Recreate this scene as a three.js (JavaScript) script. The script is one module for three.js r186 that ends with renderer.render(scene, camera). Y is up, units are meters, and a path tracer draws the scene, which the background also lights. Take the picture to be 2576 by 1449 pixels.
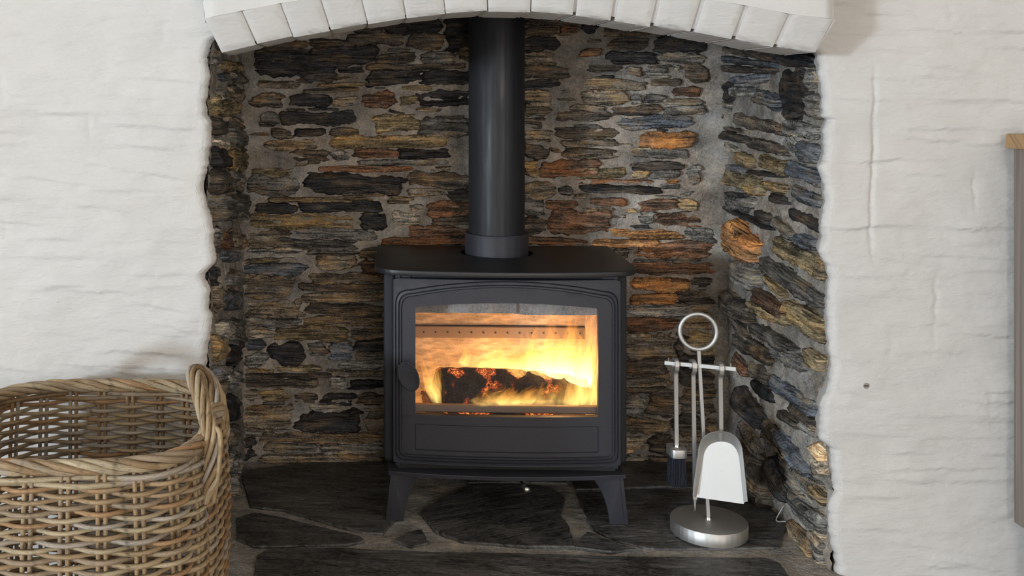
import * as THREE from 'three';
import { mergeGeometries, mergeVertices, toCreasedNormals } from 'three/addons/utils/BufferGeometryUtils.js';
import { RoundedBoxGeometry } from 'three/addons/geometries/RoundedBoxGeometry.js';
import { TessellateModifier } from 'three/addons/modifiers/TessellateModifier.js';
import { RectAreaLightUniformsLib } from 'three/addons/lights/RectAreaLightUniformsLib.js';
import { ImprovedNoise } from 'three/addons/math/ImprovedNoise.js';

// ------------------------------------------------------------------ camera, sky, lights, exposure
// World: metres, y = 0 on the hearth, the whitewashed wall lies in the plane z = 0, the room is at z > 0.
const F = 2550, CX = 900, CY = 240, EYE_Y = 0.92, EYE_Z = 1.95;
const scene = new THREE.Scene();
const renderer = new THREE.WebGLRenderer();
renderer.toneMapping = THREE.LinearToneMapping;
renderer.toneMappingExposure = 1.0;
renderer.shadowMap.enabled = true;
const fullW = 2 * (2576 - CX), fullH = 2 * (1449 - CY);
const camera = new THREE.PerspectiveCamera(2 * Math.atan(fullH / 2 / F) * 180 / Math.PI, fullW / fullH, 0.05, 60);
camera.position.set(0, EYE_Y, EYE_Z);
camera.setViewOffset(fullW, fullH, fullW / 2 - CX, fullH / 2 - CY, 2576, 1449);
scene.add(camera);
scene.background = new THREE.Color(0.75, 0.85, 1.0);
RectAreaLightUniformsLib.init();

function areaLight(name, color, intensity, w, h, pos, look) {
  const l = new THREE.RectAreaLight(color, intensity, w, h);
  l.name = name; l.position.set(...pos); scene.add(l); l.lookAt(...look);
  return l;
}
// small cottage window far along the left wall: the cool key light (its shadow edge shows beside the arch)
areaLight('window_light', new THREE.Color(0.74, 0.87, 1.0), 280, 0.62, 0.66, [-6.2, 1.2, 6.0], [0.5, 1.1, 0.1]);
// glazed garden door in the rear wall behind the camera: the wide, warmer fill
areaLight('door_light', new THREE.Color(1.0, 0.93, 0.86), 5.7, 2.0, 1.8, [1.2, 1.05, 6.34], [1.2, 1.05, 0]);

// pixel of the photograph at depth Z in front of the lens -> world point
const P = (px, py, Z) => new THREE.Vector3((px - CX) * Z / F, EYE_Y - (py - CY) * Z / F, EYE_Z - Z);
const onFloor = (px, py, y = 0) => P(px, py, (EYE_Y - y) * F / (py - CY));

// ------------------------------------------------------------------ helpers
let seed = 12345;
const rnd = () => { seed = (seed * 1664525 + 1013904223) >>> 0; return seed / 4294967296; };
const rr = (a, b) => a + (b - a) * rnd();
const clamp = (x, a, b) => Math.min(b, Math.max(a, x));
const smooth = (a, b, x) => { const t = clamp((x - a) / (b - a), 0, 1); return t * t * (3 - 2 * t); };
const lerp = (a, b, t) => a + (b - a) * t;
const PN = new ImprovedNoise();
const n3 = (x, y, z = 0) => PN.noise(x + 100.37, y + 57.13, z + 31.7);
const fbm = (x, y, z = 0, o = 4) => { let s = 0, a = 0.5, f = 1; for (let i = 0; i < o; i++) { s += a * n3(x * f, y * f, z + i * 7.3); a *= 0.5; f *= 2.03; } return s; };

const taken = new Map();
function numbered(name) {
  const k = taken.get(name) ?? 0; taken.set(name, k + 1);
  return k ? `${name}_${String(k).padStart(3, '0')}` : name;
}
function mesh(name, geo, mat, parent) {
  const m = new THREE.Mesh(geo, mat);
  m.name = parent === scene ? numbered(name) : name;
  m.castShadow = m.receiveShadow = true;
  parent.add(m);
  return m;
}
function thing(name, label, category, pos = [0, 0, 0], group) {
  const o = new THREE.Group(); o.name = numbered(name); o.position.set(...pos);
  o.userData = { label, category }; if (group) o.userData.group = group;
  scene.add(o); return o;
}
function tag(o, label, category, extra = {}) { Object.assign(o.userData, { label, category }, extra); return o; }
function merge(list) {
  const a = list.map((g) => { const h = g.index ? g.toNonIndexed() : g; for (const k of Object.keys(h.attributes)) if (!['position', 'normal', 'uv'].includes(k)) h.deleteAttribute(k); return h; });
  return mergeGeometries(a, false);
}
const box = (x0, y0, z0, x1, y1, z1) => { const g = new THREE.BoxGeometry(x1 - x0, y1 - y0, z1 - z0); g.translate((x0 + x1) / 2, (y0 + y1) / 2, (z0 + z1) / 2); return g; };
const rbox = (x0, y0, z0, x1, y1, z1, r = 0.002, s = 2) => { const g = new RoundedBoxGeometry(x1 - x0, y1 - y0, z1 - z0, s, r); g.translate((x0 + x1) / 2, (y0 + y1) / 2, (z0 + z1) / 2); return g; };
// bar of rectangular section (w across, d along "out") between two points
function bar(a, b, w, d, r = 0.0008) {
  const len = a.distanceTo(b), g = new RoundedBoxGeometry(w, len, d, 2, Math.min(r, w / 2.2, d / 2.2));
  const y = b.clone().sub(a).normalize(), x = new THREE.Vector3(1, 0, 0).addScaledVector(y, -y.x).normalize(), z = x.clone().cross(y);
  const m = new THREE.Matrix4().makeBasis(x, y, z); m.setPosition(a.clone().add(b).multiplyScalar(0.5));
  return g.applyMatrix4(m);
}
function grid(nu, nv, fn, opts = {}) {   // fn(i/nu, j/nv) -> {p:[x,y,z], uv:[u,v], c:[r,g,b]}
  const pos = [], uv = [], col = [], idx = [];
  for (let j = 0; j <= nv; j++) for (let i = 0; i <= nu; i++) {
    const q = fn(i / nu, j / nv, i, j);
    pos.push(...q.p); uv.push(...(q.uv ?? [i / nu, j / nv])); if (q.c) col.push(...q.c);
  }
  const w = nu + 1;
  for (let j = 0; j < nv; j++) for (let i = 0; i < nu; i++) {
    const a = j * w + i, b = a + 1, c = a + w, d = c + 1;
    if (opts.flip) idx.push(a, c, b, b, c, d); else idx.push(a, b, c, b, d, c);
  }
  const g = new THREE.BufferGeometry();
  g.setAttribute('position', new THREE.Float32BufferAttribute(pos, 3));
  g.setAttribute('uv', new THREE.Float32BufferAttribute(uv, 2));
  if (col.length) g.setAttribute('color', new THREE.Float32BufferAttribute(col, col.length / (pos.length / 3)));
  g.setIndex(idx); g.computeVertexNormals();
  return g;
}
// tube along points (Vector3[]), radius r (number or fn(t)), colours per ring optional
function tube(pts, r, sides = 7, opts = {}) {
  const n = pts.length, pos = [], nor = [], uv = [], col = [], idx = [], closed = opts.closed;
  let up = new THREE.Vector3(0.01, 1, 0.02).normalize(), len = 0;
  for (let i = 0; i < n; i++) {
    const a = pts[closed ? (i - 1 + n) % n : Math.max(0, i - 1)], b = pts[closed ? (i + 1) % n : Math.min(n - 1, i + 1)];
    const t = b.clone().sub(a).normalize();
    if (Math.abs(t.dot(up)) > 0.97) up = Math.abs(t.x) < 0.8 ? new THREE.Vector3(1, 0, 0) : new THREE.Vector3(0, 0, 1);
    const s = up.clone().cross(t).normalize(), q = t.clone().cross(s).normalize(); up = q.clone();
    if (i) len += pts[i].distanceTo(pts[i - 1]);
    const rad = typeof r === 'function' ? r(i / (n - 1)) : r, c = opts.color?.(i / (n - 1), i);
    for (let k = 0; k <= sides; k++) {
      const an = k / sides * Math.PI * 2, d = s.clone().multiplyScalar(Math.cos(an)).addScaledVector(q, Math.sin(an));
      pos.push(pts[i].x + d.x * rad, pts[i].y + d.y * rad, pts[i].z + d.z * rad); nor.push(d.x, d.y, d.z);
      uv.push(len, k / sides * 0.03); if (c) col.push(...c);
    }
  }
  const w = sides + 1;
  for (let i = 0; i < (closed ? n : n - 1); i++) for (let k = 0; k < sides; k++) {
    const a = i * w + k, b = ((i + 1) % n) * w + k; idx.push(a, a + 1, b, b, a + 1, b + 1);
  }
  if (!closed) for (const [i, s] of [[0, 1], [n - 1, -1]]) {
    const c0 = pos.length / 3; pos.push(pts[i].x, pts[i].y, pts[i].z);
    const a = pts[Math.max(0, i - 1)], b = pts[Math.min(n - 1, i + 1)], t = b.clone().sub(a).normalize().multiplyScalar(-s); nor.push(t.x, t.y, t.z); uv.push(0, 0);
    if (opts.color) col.push(...opts.color(i ? 1 : 0, i));
    for (let k = 0; k < sides; k++) idx.push(c0, i * w + (s > 0 ? k + 1 : k), i * w + (s > 0 ? k : k + 1));
  }
  const g = new THREE.BufferGeometry();
  g.setAttribute('position', new THREE.Float32BufferAttribute(pos, 3)); g.setAttribute('normal', new THREE.Float32BufferAttribute(nor, 3));
  g.setAttribute('uv', new THREE.Float32BufferAttribute(uv, 2)); if (col.length) g.setAttribute('color', new THREE.Float32BufferAttribute(col, 3));
  g.setIndex(idx); return g;
}
const curve = (pts, n) => new THREE.CatmullRomCurve3(pts).getPoints(n);

// ------------------------------------------------------------------ textures (all tile, uv in metres)
function hash2(x, y, s) { let h = (x * 374761393 + y * 668265263 + s * 1274126177) | 0; h = Math.imul(h ^ (h >>> 13), 1274126177); return ((h ^ (h >>> 16)) >>> 0) / 4294967296; }
function vnoise(x, y, px, py, s) {          // periodic value noise, -1..1
  const xi = Math.floor(x), yi = Math.floor(y), fx = x - xi, fy = y - yi, u = fx * fx * (3 - 2 * fx), v = fy * fy * (3 - 2 * fy);
  const x0 = ((xi % px) + px) % px, x1 = (x0 + 1) % px, y0 = ((yi % py) + py) % py, y1 = (y0 + 1) % py;
  return 2 * lerp(lerp(hash2(x0, y0, s), hash2(x1, y0, s), u), lerp(hash2(x0, y1, s), hash2(x1, y1, s), u), v) - 1;
}
function pf(u, v, fx, fy, o, s) { let r = 0, a = 0.5; for (let i = 0; i < o; i++) { r += a * vnoise(u * fx, v * fy, fx, fy, s + i * 17); a *= 0.55; fx *= 2; fy *= 2; } return r; }
function dataTex(w, h, fn, mx, my, srgb = false) {
  const d = new Uint8Array(w * h * 4);
  for (let y = 0; y < h; y++) for (let x = 0; x < w; x++) {
    const c = fn((x + 0.5) / w, (y + 0.5) / h), o = (y * w + x) * 4;
    d[o] = clamp(c[0], 0, 1) * 255; d[o + 1] = clamp(c[1], 0, 1) * 255; d[o + 2] = clamp(c[2], 0, 1) * 255; d[o + 3] = 255;
  }
  const t = new THREE.DataTexture(d, w, h);
  t.wrapS = t.wrapT = THREE.RepeatWrapping; t.magFilter = THREE.LinearFilter; t.minFilter = THREE.LinearMipmapLinearFilter; t.generateMipmaps = true;
  if (srgb) t.colorSpace = THREE.SRGBColorSpace;
  t.repeat.set(1 / mx, 1 / my); t.needsUpdate = true;
  return t;
}
const grey = (v) => [v, v, v];
// layered slate: streaks, pale mineral veins, rust blotches (a multiplier, 0.5 = unchanged)
const slateAt = (u, v) => {
  const wv = v + 0.012 * pf(u, v, 5, 4, 3, 91);
  const st = pf(u, wv, 9, 70, 4, 3), gr = pf(u, v, 160, 200, 2, 9), bl = pf(u, v, 7, 14, 4, 21);
  const ridge = Math.abs(pf(u, wv, 6, 26, 3, 41)), vein = smooth(0.034, 0.0, ridge) * smooth(-0.12, 0.2, pf(u, v, 9, 9, 3, 77));
  const crack = smooth(0.022, 0.0, Math.abs(pf(u, wv, 5, 34, 3, 141))) * smooth(-0.1, 0.2, pf(u, v, 8, 8, 2, 177));
  return { st, gr, bl, vein, crack };
};
const slateTex = dataTex(1024, 1024, (u, v) => {
  const { st, gr, bl, vein, crack } = slateAt(u, v), rust = smooth(0.0, 0.45, bl);
  let f = 0.46 + 0.62 * st + 0.50 * gr + 0.25 * bl; f = clamp(f, 0.12, 1) * (1 - 0.55 * crack);
  let c = [f * (1 + 0.38 * rust), f * (1 + 0.08 * rust), f * (1 - 0.22 * rust)];
  return c.map((x, i) => lerp(x, [0.98, 0.86, 0.72][i], 0.9 * vein));
}, 0.5, 0.3);
const slateBump = dataTex(1024, 1024, (u, v) => { const { st, gr, vein, crack } = slateAt(u, v); return grey(0.5 + 0.55 * st + 0.12 * gr + 0.12 * vein - 0.3 * crack); }, 0.5, 0.3);
const mortarTex = dataTex(512, 512, (u, v) => { const f = 0.5 + 0.30 * pf(u, v, 6, 6, 5, 5) + 0.22 * pf(u, v, 90, 90, 3, 15), w = pf(u, v, 9, 9, 3, 25); return [f * (1 + 0.10 * w), f, f * (1 - 0.12 * w)]; }, 0.3, 0.3);
const mortarBump = dataTex(512, 512, (u, v) => grey(0.5 + 0.35 * pf(u, v, 14, 18, 5, 5) + 0.2 * pf(u, v, 110, 110, 2, 15)), 0.3, 0.3);
const paintTex = dataTex(512, 512, (u, v) => { const f = 0.94 + 0.05 * pf(u, v, 5, 7, 5, 33) + 0.02 * pf(u, v, 60, 60, 2, 35), w = pf(u, v, 4, 4, 3, 39); return [f + 0.012 * w, f, f - 0.016 * w]; }, 0.6, 0.6);
const paintBump = dataTex(1024, 1024, (u, v) => grey(0.5 + 0.45 * pf(u, v, 10, 40, 4, 51) + 0.22 * pf(u, v, 60, 90, 3, 55) + 0.025 * smooth(0.04, 0, Math.abs(pf(u, v, 9, 16, 3, 59)))), 0.35, 0.35);
const flagAt = (u, v) => ({ c: pf(u, v, 5, 8, 5, 401), g: pf(u, v, 90, 130, 3, 403), sc: smooth(0.022, 0.0, Math.abs(pf(u, v, 7, 15, 4, 405))) * smooth(0.05, 0.35, pf(u, v, 11, 11, 3, 407)), sp: smooth(0.62, 0.75, vnoise(u * 150, v * 150, 150, 150, 409)), cl: pf(u, v, 10, 46, 4, 411) });
const flagTex = dataTex(1024, 1024, (u, v) => { const { c, g, sc, sp, cl } = flagAt(u, v); const f = clamp(0.34 + 0.30 * c + 0.30 * g + 0.22 * cl, 0.08, 1), k = 0.55 * sc + 0.10 * sp; return [lerp(f, 1, k), lerp(f * 0.97, 0.92, k), lerp(f * 0.94, 0.82, k)]; }, 0.6, 0.6);
const flagBump = dataTex(1024, 1024, (u, v) => { const { c, g, cl, sc } = flagAt(u, v); return grey(0.5 + 0.35 * c + 0.12 * g + 0.4 * cl + 0.05 * sc); }, 0.6, 0.6);
const castBump = dataTex(256, 256, (u, v) => grey(0.5 + 0.5 * pf(u, v, 60, 60, 3, 61)), 0.06, 0.06);
const smearTex = dataTex(512, 512, (u, v) => { const s = pf(u, v, 8, 3, 4, 71), t = pf(u, v, 70, 8, 2, 73); return grey(0.62 + 0.45 * s + 0.1 * t); }, 0.42, 0.7);
const brushBump = dataTex(256, 512, (u, v) => grey(0.5 + 0.5 * pf(u, v, 128, 4, 2, 81)), 0.03, 0.06);
const woodTex = dataTex(512, 512, (u, v) => { const g = pf(u + 0.02 * pf(u, v, 3, 2, 3, 7), v, 60, 3, 3, 83), h = pf(u, v, 12, 2, 3, 85); const f = 0.8 + 0.3 * g + 0.25 * h; return [f, f * 0.97, f * 0.93]; }, 0.25, 0.8);
const wickerTex = dataTex(512, 256, (u, v) => { const g = pf(u, v, 6, 16, 4, 87), sp = pf(u, v, 60, 30, 2, 89), nd = smooth(0.46, 0.5, Math.abs(((u * 3 + 0.1 * vnoise(v * 2, 0, 2, 1, 4)) % 1) - 0.5)); const f = 0.78 + 0.30 * g - 0.28 * smooth(0.15, 0.4, sp) - 0.25 * nd; return [f, f * 0.98, f * 0.95]; }, 0.42, 0.03);

// ------------------------------------------------------------------ materials
const std = (o) => new THREE.MeshStandardMaterial(o);
const lin = (r, g, b) => new THREE.Color().setRGB(r, g, b);
const M = {
  paint: std({ name: 'white_paint', color: lin(0.72, 0.69, 0.66), map: paintTex, bumpMap: paintBump, bumpScale: 0.0016, roughness: 0.75 }),
  paintArch: std({ name: 'white_paint_arch', color: lin(0.73, 0.705, 0.68), map: paintTex, bumpMap: paintBump, bumpScale: 0.0009, roughness: 0.7 }),
  slate: std({ name: 'slate', color: lin(2.6, 2.6, 2.6), vertexColors: true, map: slateTex, bumpMap: slateBump, bumpScale: 0.006, roughness: 0.62 }),
  stone: std({ name: 'stone', color: lin(2.6, 2.6, 2.6), vertexColors: true, map: slateTex, bumpMap: slateBump, bumpScale: 0.006, roughness: 0.85 }),
  mortar: std({ name: 'mortar', color: lin(0.76, 0.665, 0.565), vertexColors: true, map: mortarTex, bumpMap: mortarBump, bumpScale: 0.005, roughness: 0.92 }),
  rubble: std({ name: 'rubble_core', color: lin(0.3, 0.27, 0.23), roughness: 0.95 }),
  hearthSlate: std({ name: 'hearth_slate', color: lin(0.27, 0.265, 0.26), map: flagTex, bumpMap: flagBump, bumpScale: 0.004, roughness: 0.5 }),
  hearthMortar: std({ name: 'hearth_mortar', color: lin(0.78, 0.70, 0.61), map: mortarTex, bumpMap: mortarBump, bumpScale: 0.004, roughness: 0.9 }),
  iron: std({ name: 'painted_cast_iron', color: lin(0.033, 0.033, 0.042), bumpMap: castBump, bumpScale: 0.00025, roughness: 0.48 }),
  ironTop: std({ name: 'painted_iron_top', color: lin(0.022, 0.021, 0.022), bumpMap: castBump, bumpScale: 0.0002, roughness: 0.42 }),
  flue: std({ name: 'painted_flue', color: lin(0.014, 0.014, 0.018), roughnessMap: smearTex, roughness: 1.0, metalness: 0.0 }),
  steel: std({ name: 'brushed_steel', color: lin(0.62, 0.61, 0.595), metalness: 1, roughness: 0.52, bumpMap: brushBump, bumpScale: 0.00006 }),
  chrome: std({ name: 'polished_steel', color: lin(0.8, 0.8, 0.8), metalness: 1, roughness: 0.12 }),
  bristle: std({ name: 'bristle', color: lin(0.012, 0.014, 0.024), roughness: 0.6 }),
  board: std({ name: 'vermiculite', color: lin(0.85, 0.66, 0.48), map: mortarTex, roughness: 0.95 }),
  baffle: std({ name: 'baffle_board', color: lin(0.62, 0.58, 0.56), map: mortarTex, bumpMap: mortarBump, bumpScale: 0.003, roughness: 0.95 }),
  airbar: std({ name: 'air_bar', color: lin(0.20, 0.15, 0.12), roughness: 0.7, metalness: 0.3 }),
  glass: new THREE.MeshPhysicalMaterial({ name: 'stove_glass', color: 0xffffff, transmission: 1, thickness: 0, roughness: 0.02, ior: 1.5 }),
  wicker: std({ name: 'wicker', color: lin(1.1, 1.1, 1.1), vertexColors: true, map: wickerTex, roughness: 0.62 }),
  oak: std({ name: 'oak', color: lin(0.50, 0.32, 0.16), map: woodTex, roughness: 0.6 }),
  greyWood: std({ name: 'grey_wood', color: lin(0.34, 0.29, 0.255), map: woodTex, roughness: 0.7 }),
  roomPaint: std({ name: 'room_paint', color: lin(0.78, 0.73, 0.66), roughness: 0.9 }),
  floorStone: std({ name: 'floor_stone', color: lin(0.95, 0.86, 0.76), map: mortarTex, roughness: 0.8 }),
  white: std({ name: 'white_plastic', color: lin(0.8, 0.8, 0.8), roughness: 0.4 }),
  soot: std({ name: 'soot_steel', color: lin(0.02, 0.02, 0.02), roughness: 0.8 }),
};
const COL = {          // bare stone colours, linear
  K: [0.028, 0.027, 0.029], D: [0.092, 0.074, 0.058], G: [0.150, 0.140, 0.124], B: [0.200, 0.158, 0.110], R: [0.185, 0.096, 0.054],
  O: [0.25, 0.190, 0.105], P: [0.46, 0.385, 0.29], X: [0.34, 0.17, 0.065], L: [0.25, 0.235, 0.21], N: [0.115, 0.125, 0.145],
};
const SECOND = { K: 'D', D: 'B', G: 'D', B: 'G', R: 'D', O: 'B', P: 'L', X: 'R', L: 'G', N: 'G' };

// ------------------------------------------------------------------ stones
// one rough stone lying in its own x (length) / y (height) plane, facing +z, its base 12 mm inside the mortar
function stoneGeo(w, h, proud, code, o = {}) {
  const nu = clamp(Math.round(w / 0.0062), 8, 44), nv = clamp(Math.round(h / 0.0034), 8, 26);
  const sx = rr(-50, 50), sy = rr(-50, 50), pw = o.round ? 2.6 : rr(3.2, 7), a = COL[code], b = COL[SECOND[code]];
  const k = rr(0.8, 1.22), tilt = rr(-0.5, 0.5), roll = rr(-0.5, 0.5), sky = rr(-0.25, 0.25), uo = rr(0, 5), vo = rr(0, 5), jag = o.jag ?? 0.2;
  const L = Math.max(1, Math.round(h / rr(0.008, 0.013))), lay = Array.from({ length: L + 4 }, () => rr(-1, 1)), tone = lay.map(() => rr(0.72, 1.3));
  return grid(nu, nv, (s, t) => {
    let u = 2 * s - 1, v = 2 * t - 1;
    u = Math.sign(u) * (1 - Math.pow(1 - Math.abs(u), 1.4)); v = Math.sign(v) * (1 - Math.pow(1 - Math.abs(v), 1.25));
    const r = Math.max(Math.abs(u), Math.abs(v)), q = r > 1e-5 ? r / Math.pow(Math.pow(Math.abs(u), pw) + Math.pow(Math.abs(v), pw), 1 / pw) : 1;
    let x = u * q * w / 2, y = v * q * h / 2;
    const e = r * r;
    // slate breaks in sheets: the ends of the sheets stand out to different lengths
    const lf = (v * 0.5 + 0.5) * L + 1.2 + 0.7 * n3(sx + x * 12, sy, 3) + 0.3 * n3(sx + x * 50, sy, 5), li = clamp(Math.floor(lf), 0, L + 2), lt = smooth(0.78, 1.0, lf - li), ledge = lerp(lay[li], lay[li + 1], lt);
    x += e * jag * h * 0.9 * n3(sx + y * 45, sy + 3, 2) + e * Math.abs(u) * 0.010 * ledge + e * 0.006 * n3(sx + y * 190, 9, 4);
    y += e * jag * h * (1.2 * n3(sx + x * 14, sy + Math.sign(v) * 5, 1) + 0.8 * n3(sx + x * 48, sy + Math.sign(v) * 9, 7) + 0.5 * n3(sx + x * 120, sy + Math.sign(v) * 9, 2)) + sky * h * u * 0.5;
    const f = smooth(1.0, 0.88, r);
    let z = -0.012 + (0.012 + proud) * f;
    z += f * (0.0042 * ledge + proud * 0.5 * n3(sx + x * 16, sy + y * 80) + 0.0040 * fbm(sx + x * 45, sy + y * 150, 0, 3) + 0.006 * (tilt * v + roll * u) + (o.dome ?? 0) * (1 - r * r));
    const m = smooth(-0.05, 0.35, fbm(sx + x * 18, sy + y * 60, 5, 3)), j = k * lerp(tone[li], tone[li + 1], lt) * (1 + 0.35 * n3(sx + x * 60, sy + y * 110, 8));
    return { p: [x, y, z], uv: [x + uo - z * Math.sign(u) * smooth(0.8, 1, Math.abs(u)), y + vo - 0.8 * z * Math.sign(v) * smooth(0.7, 1, Math.abs(v))], c: [0, 1, 2].map((i) => j * lerp(a[i], b[i], 0.75 * m)) };
  });
}
const matOf = (c) => ('KGN'.includes(c) ? M.slate : M.stone);

// whitewashed wall: relief of the rough stones under many coats of paint
function reliefFeatures(x0, x1, y0, y1, n, sd) {
  const keep = seed; seed = sd;
  const f = [];
  for (let i = 0; i < n; i++) {
    const row = y0 + Math.floor(rr(0, (y1 - y0) / 0.031)) * 0.031 + rr(-0.008, 0.008), l = rr(0.05, 0.22);
    f.push({ x: rr(x0, x1), y: row, l, s: rr(-0.16, 0.04), w: rr(0.004, 0.012), a: rr(0.0006, 0.0036) * (rnd() < 0.2 ? 1.5 : 1), ph: rr(0, 99), wob: rr(0.002, 0.007), big: rr(0.012, 0.035) });
  }
  for (let i = 0; i < n / 6; i++) f.push({ vert: true, x: rr(x0, x1), y: rr(y0, y1), l: rr(0.02, 0.06), w: rr(0.003, 0.007), a: rr(0.0008, 0.0022), ph: rr(0, 99) });
  seed = keep; return f;
}
function reliefAt(f, x, y) {
  let h = 0.007 * fbm(x * 5, y * 7, 3, 3) + 0.0030 * fbm(x * 16, y * 34, 9, 3);
  for (const q of f) {
    const dx = (x - q.x) / q.l; if (dx < -1 || dx > 1) continue;
    if (q.vert) { const dy = (y - q.y) / q.l; if (dy < -1 || dy > 1) continue; const d = (x - q.x - 0.004 * n3(q.ph, y * 40)) / q.w; if (Math.abs(d) < 3) h -= q.a * Math.exp(-d * d) * (1 - dy * dy); continue; }
    const yc = q.y + q.s * (x - q.x) + q.wob * n3(q.ph + x * 22, 4) + 0.5 * q.wob * n3(q.ph + x * 70, 8), d = y - yc;
    if (d < -0.03 || d > 0.06) continue;
    const win = (1 - dx * dx) * (1 - dx * dx);
    // above the crease the coat swells out, under it it drops back
    h += win * q.a * (d >= 0 ? Math.exp(-d / q.big) : -0.55 * Math.exp(d / q.w) + 1.55 * Math.exp(d / (q.w * 0.35)));
  }
  return h;
}
function edgeX(poly, y) {
  if (y >= poly[0][1]) return poly[0][0];
  for (let i = 1; i < poly.length; i++) if (y >= poly[i][1]) { const t = (poly[i - 1][1] - y) / (poly[i - 1][1] - poly[i][1]); return lerp(poly[i - 1][0], poly[i][0], t); }
  return poly[poly.length - 1][0];
}
const toWall = (a) => a.map(([px, py]) => { const p = P(px, py, EYE_Z); return [p.x, p.y]; });
const edgeL = toWall([[640, -200], [640, 60], [545, 92], [530, 104], [519, 143], [527, 201], [518, 240], [517, 284], [531, 308], [529, 361], [524, 385], [522, 414], [509, 467], [523, 525], [536, 583], [541, 665], [512, 690], [514, 704], [527, 728], [524, 777], [533, 800], [521, 883], [517, 932], [520, 1000], [526, 1100], [520, 1200], [528, 1300], [522, 1445]]);
const edgeR = toWall([[1960, -200], [1960, 80], [2040, 118], [2062, 136], [2066, 178], [2077, 243], [2075, 294], [2089, 300], [2077, 332], [2080, 371], [2078, 400], [2066, 422], [2080, 465], [2083, 516], [2073, 551], [2072, 585], [2077, 598], [2062, 632], [2084, 666], [2094, 700], [2088, 735], [2086, 760], [2090, 881], [2098, 918], [2089, 979], [2071, 1012], [2068, 1079], [2068, 1109], [2098, 1133], [2097, 1185], [2105, 1239], [2092, 1262], [2092, 1338], [2105, 1407], [2109, 1449]]);
// side: -1 the wall left of the alcove, +1 right of it
function plasterSheet(side, xFar, y0, y1, poly, sd) {
  const f = reliefFeatures(Math.min(xFar, side < 0 ? -0.25 : 0.85), Math.max(xFar, side < 0 ? -0.25 : 0.85), y0, y1, 190, sd);
  // the long upright crack beside the opening, where the corner stones were built in
  if (side > 0) for (const [px, py, l] of [[2200, 300, 0.12], [2196, 420, 0.09], [2192, 560, 0.08]]) { const q = P(px, py, EYE_Z); f.push({ vert: true, x: q.x, y: q.y, l, w: 0.0035, a: 0.0042, ph: py }); }
  const nx = Math.round(Math.abs(xFar - (side < 0 ? -0.29 : 0.91)) / 0.0036), nr = 9, ny = Math.round((y1 - y0) / 0.0034);
  const R = 0.016;
  return grid(nx + nr, ny, (s, t, i) => {
    const y = lerp(y0, y1, t), xe = edgeX(poly, y) + 0.0025 * n3(y * 90, side * 4) + 0.002 * n3(y * 260, side * 8);
    if (i <= nx) {
      const x = lerp(xFar, xe + side * R, i / nx), ew = smooth(0, 0.03, Math.abs(x - xe - side * R)), far = smooth(0, 0.12, Math.abs(x - xFar)) * smooth(0, 0.1, y1 - y);
      return { p: [x, y, reliefAt(f, x, y) * (0.35 + 0.65 * ew) * far + 0.0004], uv: [x, y] };
    }
    const k = i - nx, a = Math.min(1, k / 6) * Math.PI / 2, back = Math.max(0, k - 6) * 0.016;
    const wob = 0.004 * n3(y * 60, k * 0.6, side * 3);
    const zb = reliefAt(f, xe + side * R, y) * 0.35;
    return { p: [xe + side * R - side * R * Math.sin(a) + (k > 6 ? side * 0.006 * (k - 6) : 0) + wob * (k / nr), y, zb - R * (1 - Math.cos(a)) - back], uv: [xe - side * k * 0.006, y] };
  }, { flip: side > 0 });
}
{
  const L = new THREE.Group(); L.name = 'wall_chimney_left'; tag(L, 'rough whitewashed stone wall behind the wicker basket', 'wall', { kind: 'structure' }); scene.add(L);
  mesh('plaster', plasterSheet(-1, -1.0, -0.012, 1.32, edgeL, 77), M.paint, L);
  mesh('masonry', merge([box(-6.3, -0.1, -0.7, -1.0, 2.35, 0), box(-1.0, 1.32, -0.7, -0.26, 2.35, 0), box(-1.0, -0.1, -0.7, -0.35, 1.32, -0.02)]), M.paint, L);
  const Rr = new THREE.Group(); Rr.name = 'wall_chimney_right'; tag(Rr, 'rough whitewashed stone wall beside the fire tools', 'wall', { kind: 'structure' }); scene.add(Rr);
  mesh('plaster', plasterSheet(1, 1.5, -0.012, 1.32, edgeR, 1234), M.paint, Rr);
  mesh('masonry', merge([box(1.5, -0.1, -0.7, 2.6, 2.35, 0), box(0.80, 1.32, -0.7, 1.5, 2.35, 0), box(0.985, -0.1, -0.7, 1.5, 1.32, -0.02)]), M.paint, Rr);
}

// ------------------------------------------------------------------ alcove: mortar and stones
const XL = -0.287, XR = 0.92, ZB = -0.6, TOP = 1.2;
function alcoveWall(name, label) { const g = new THREE.Group(); g.name = name; tag(g, label, 'wall', { kind: 'structure' }); scene.add(g); return g; }
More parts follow.
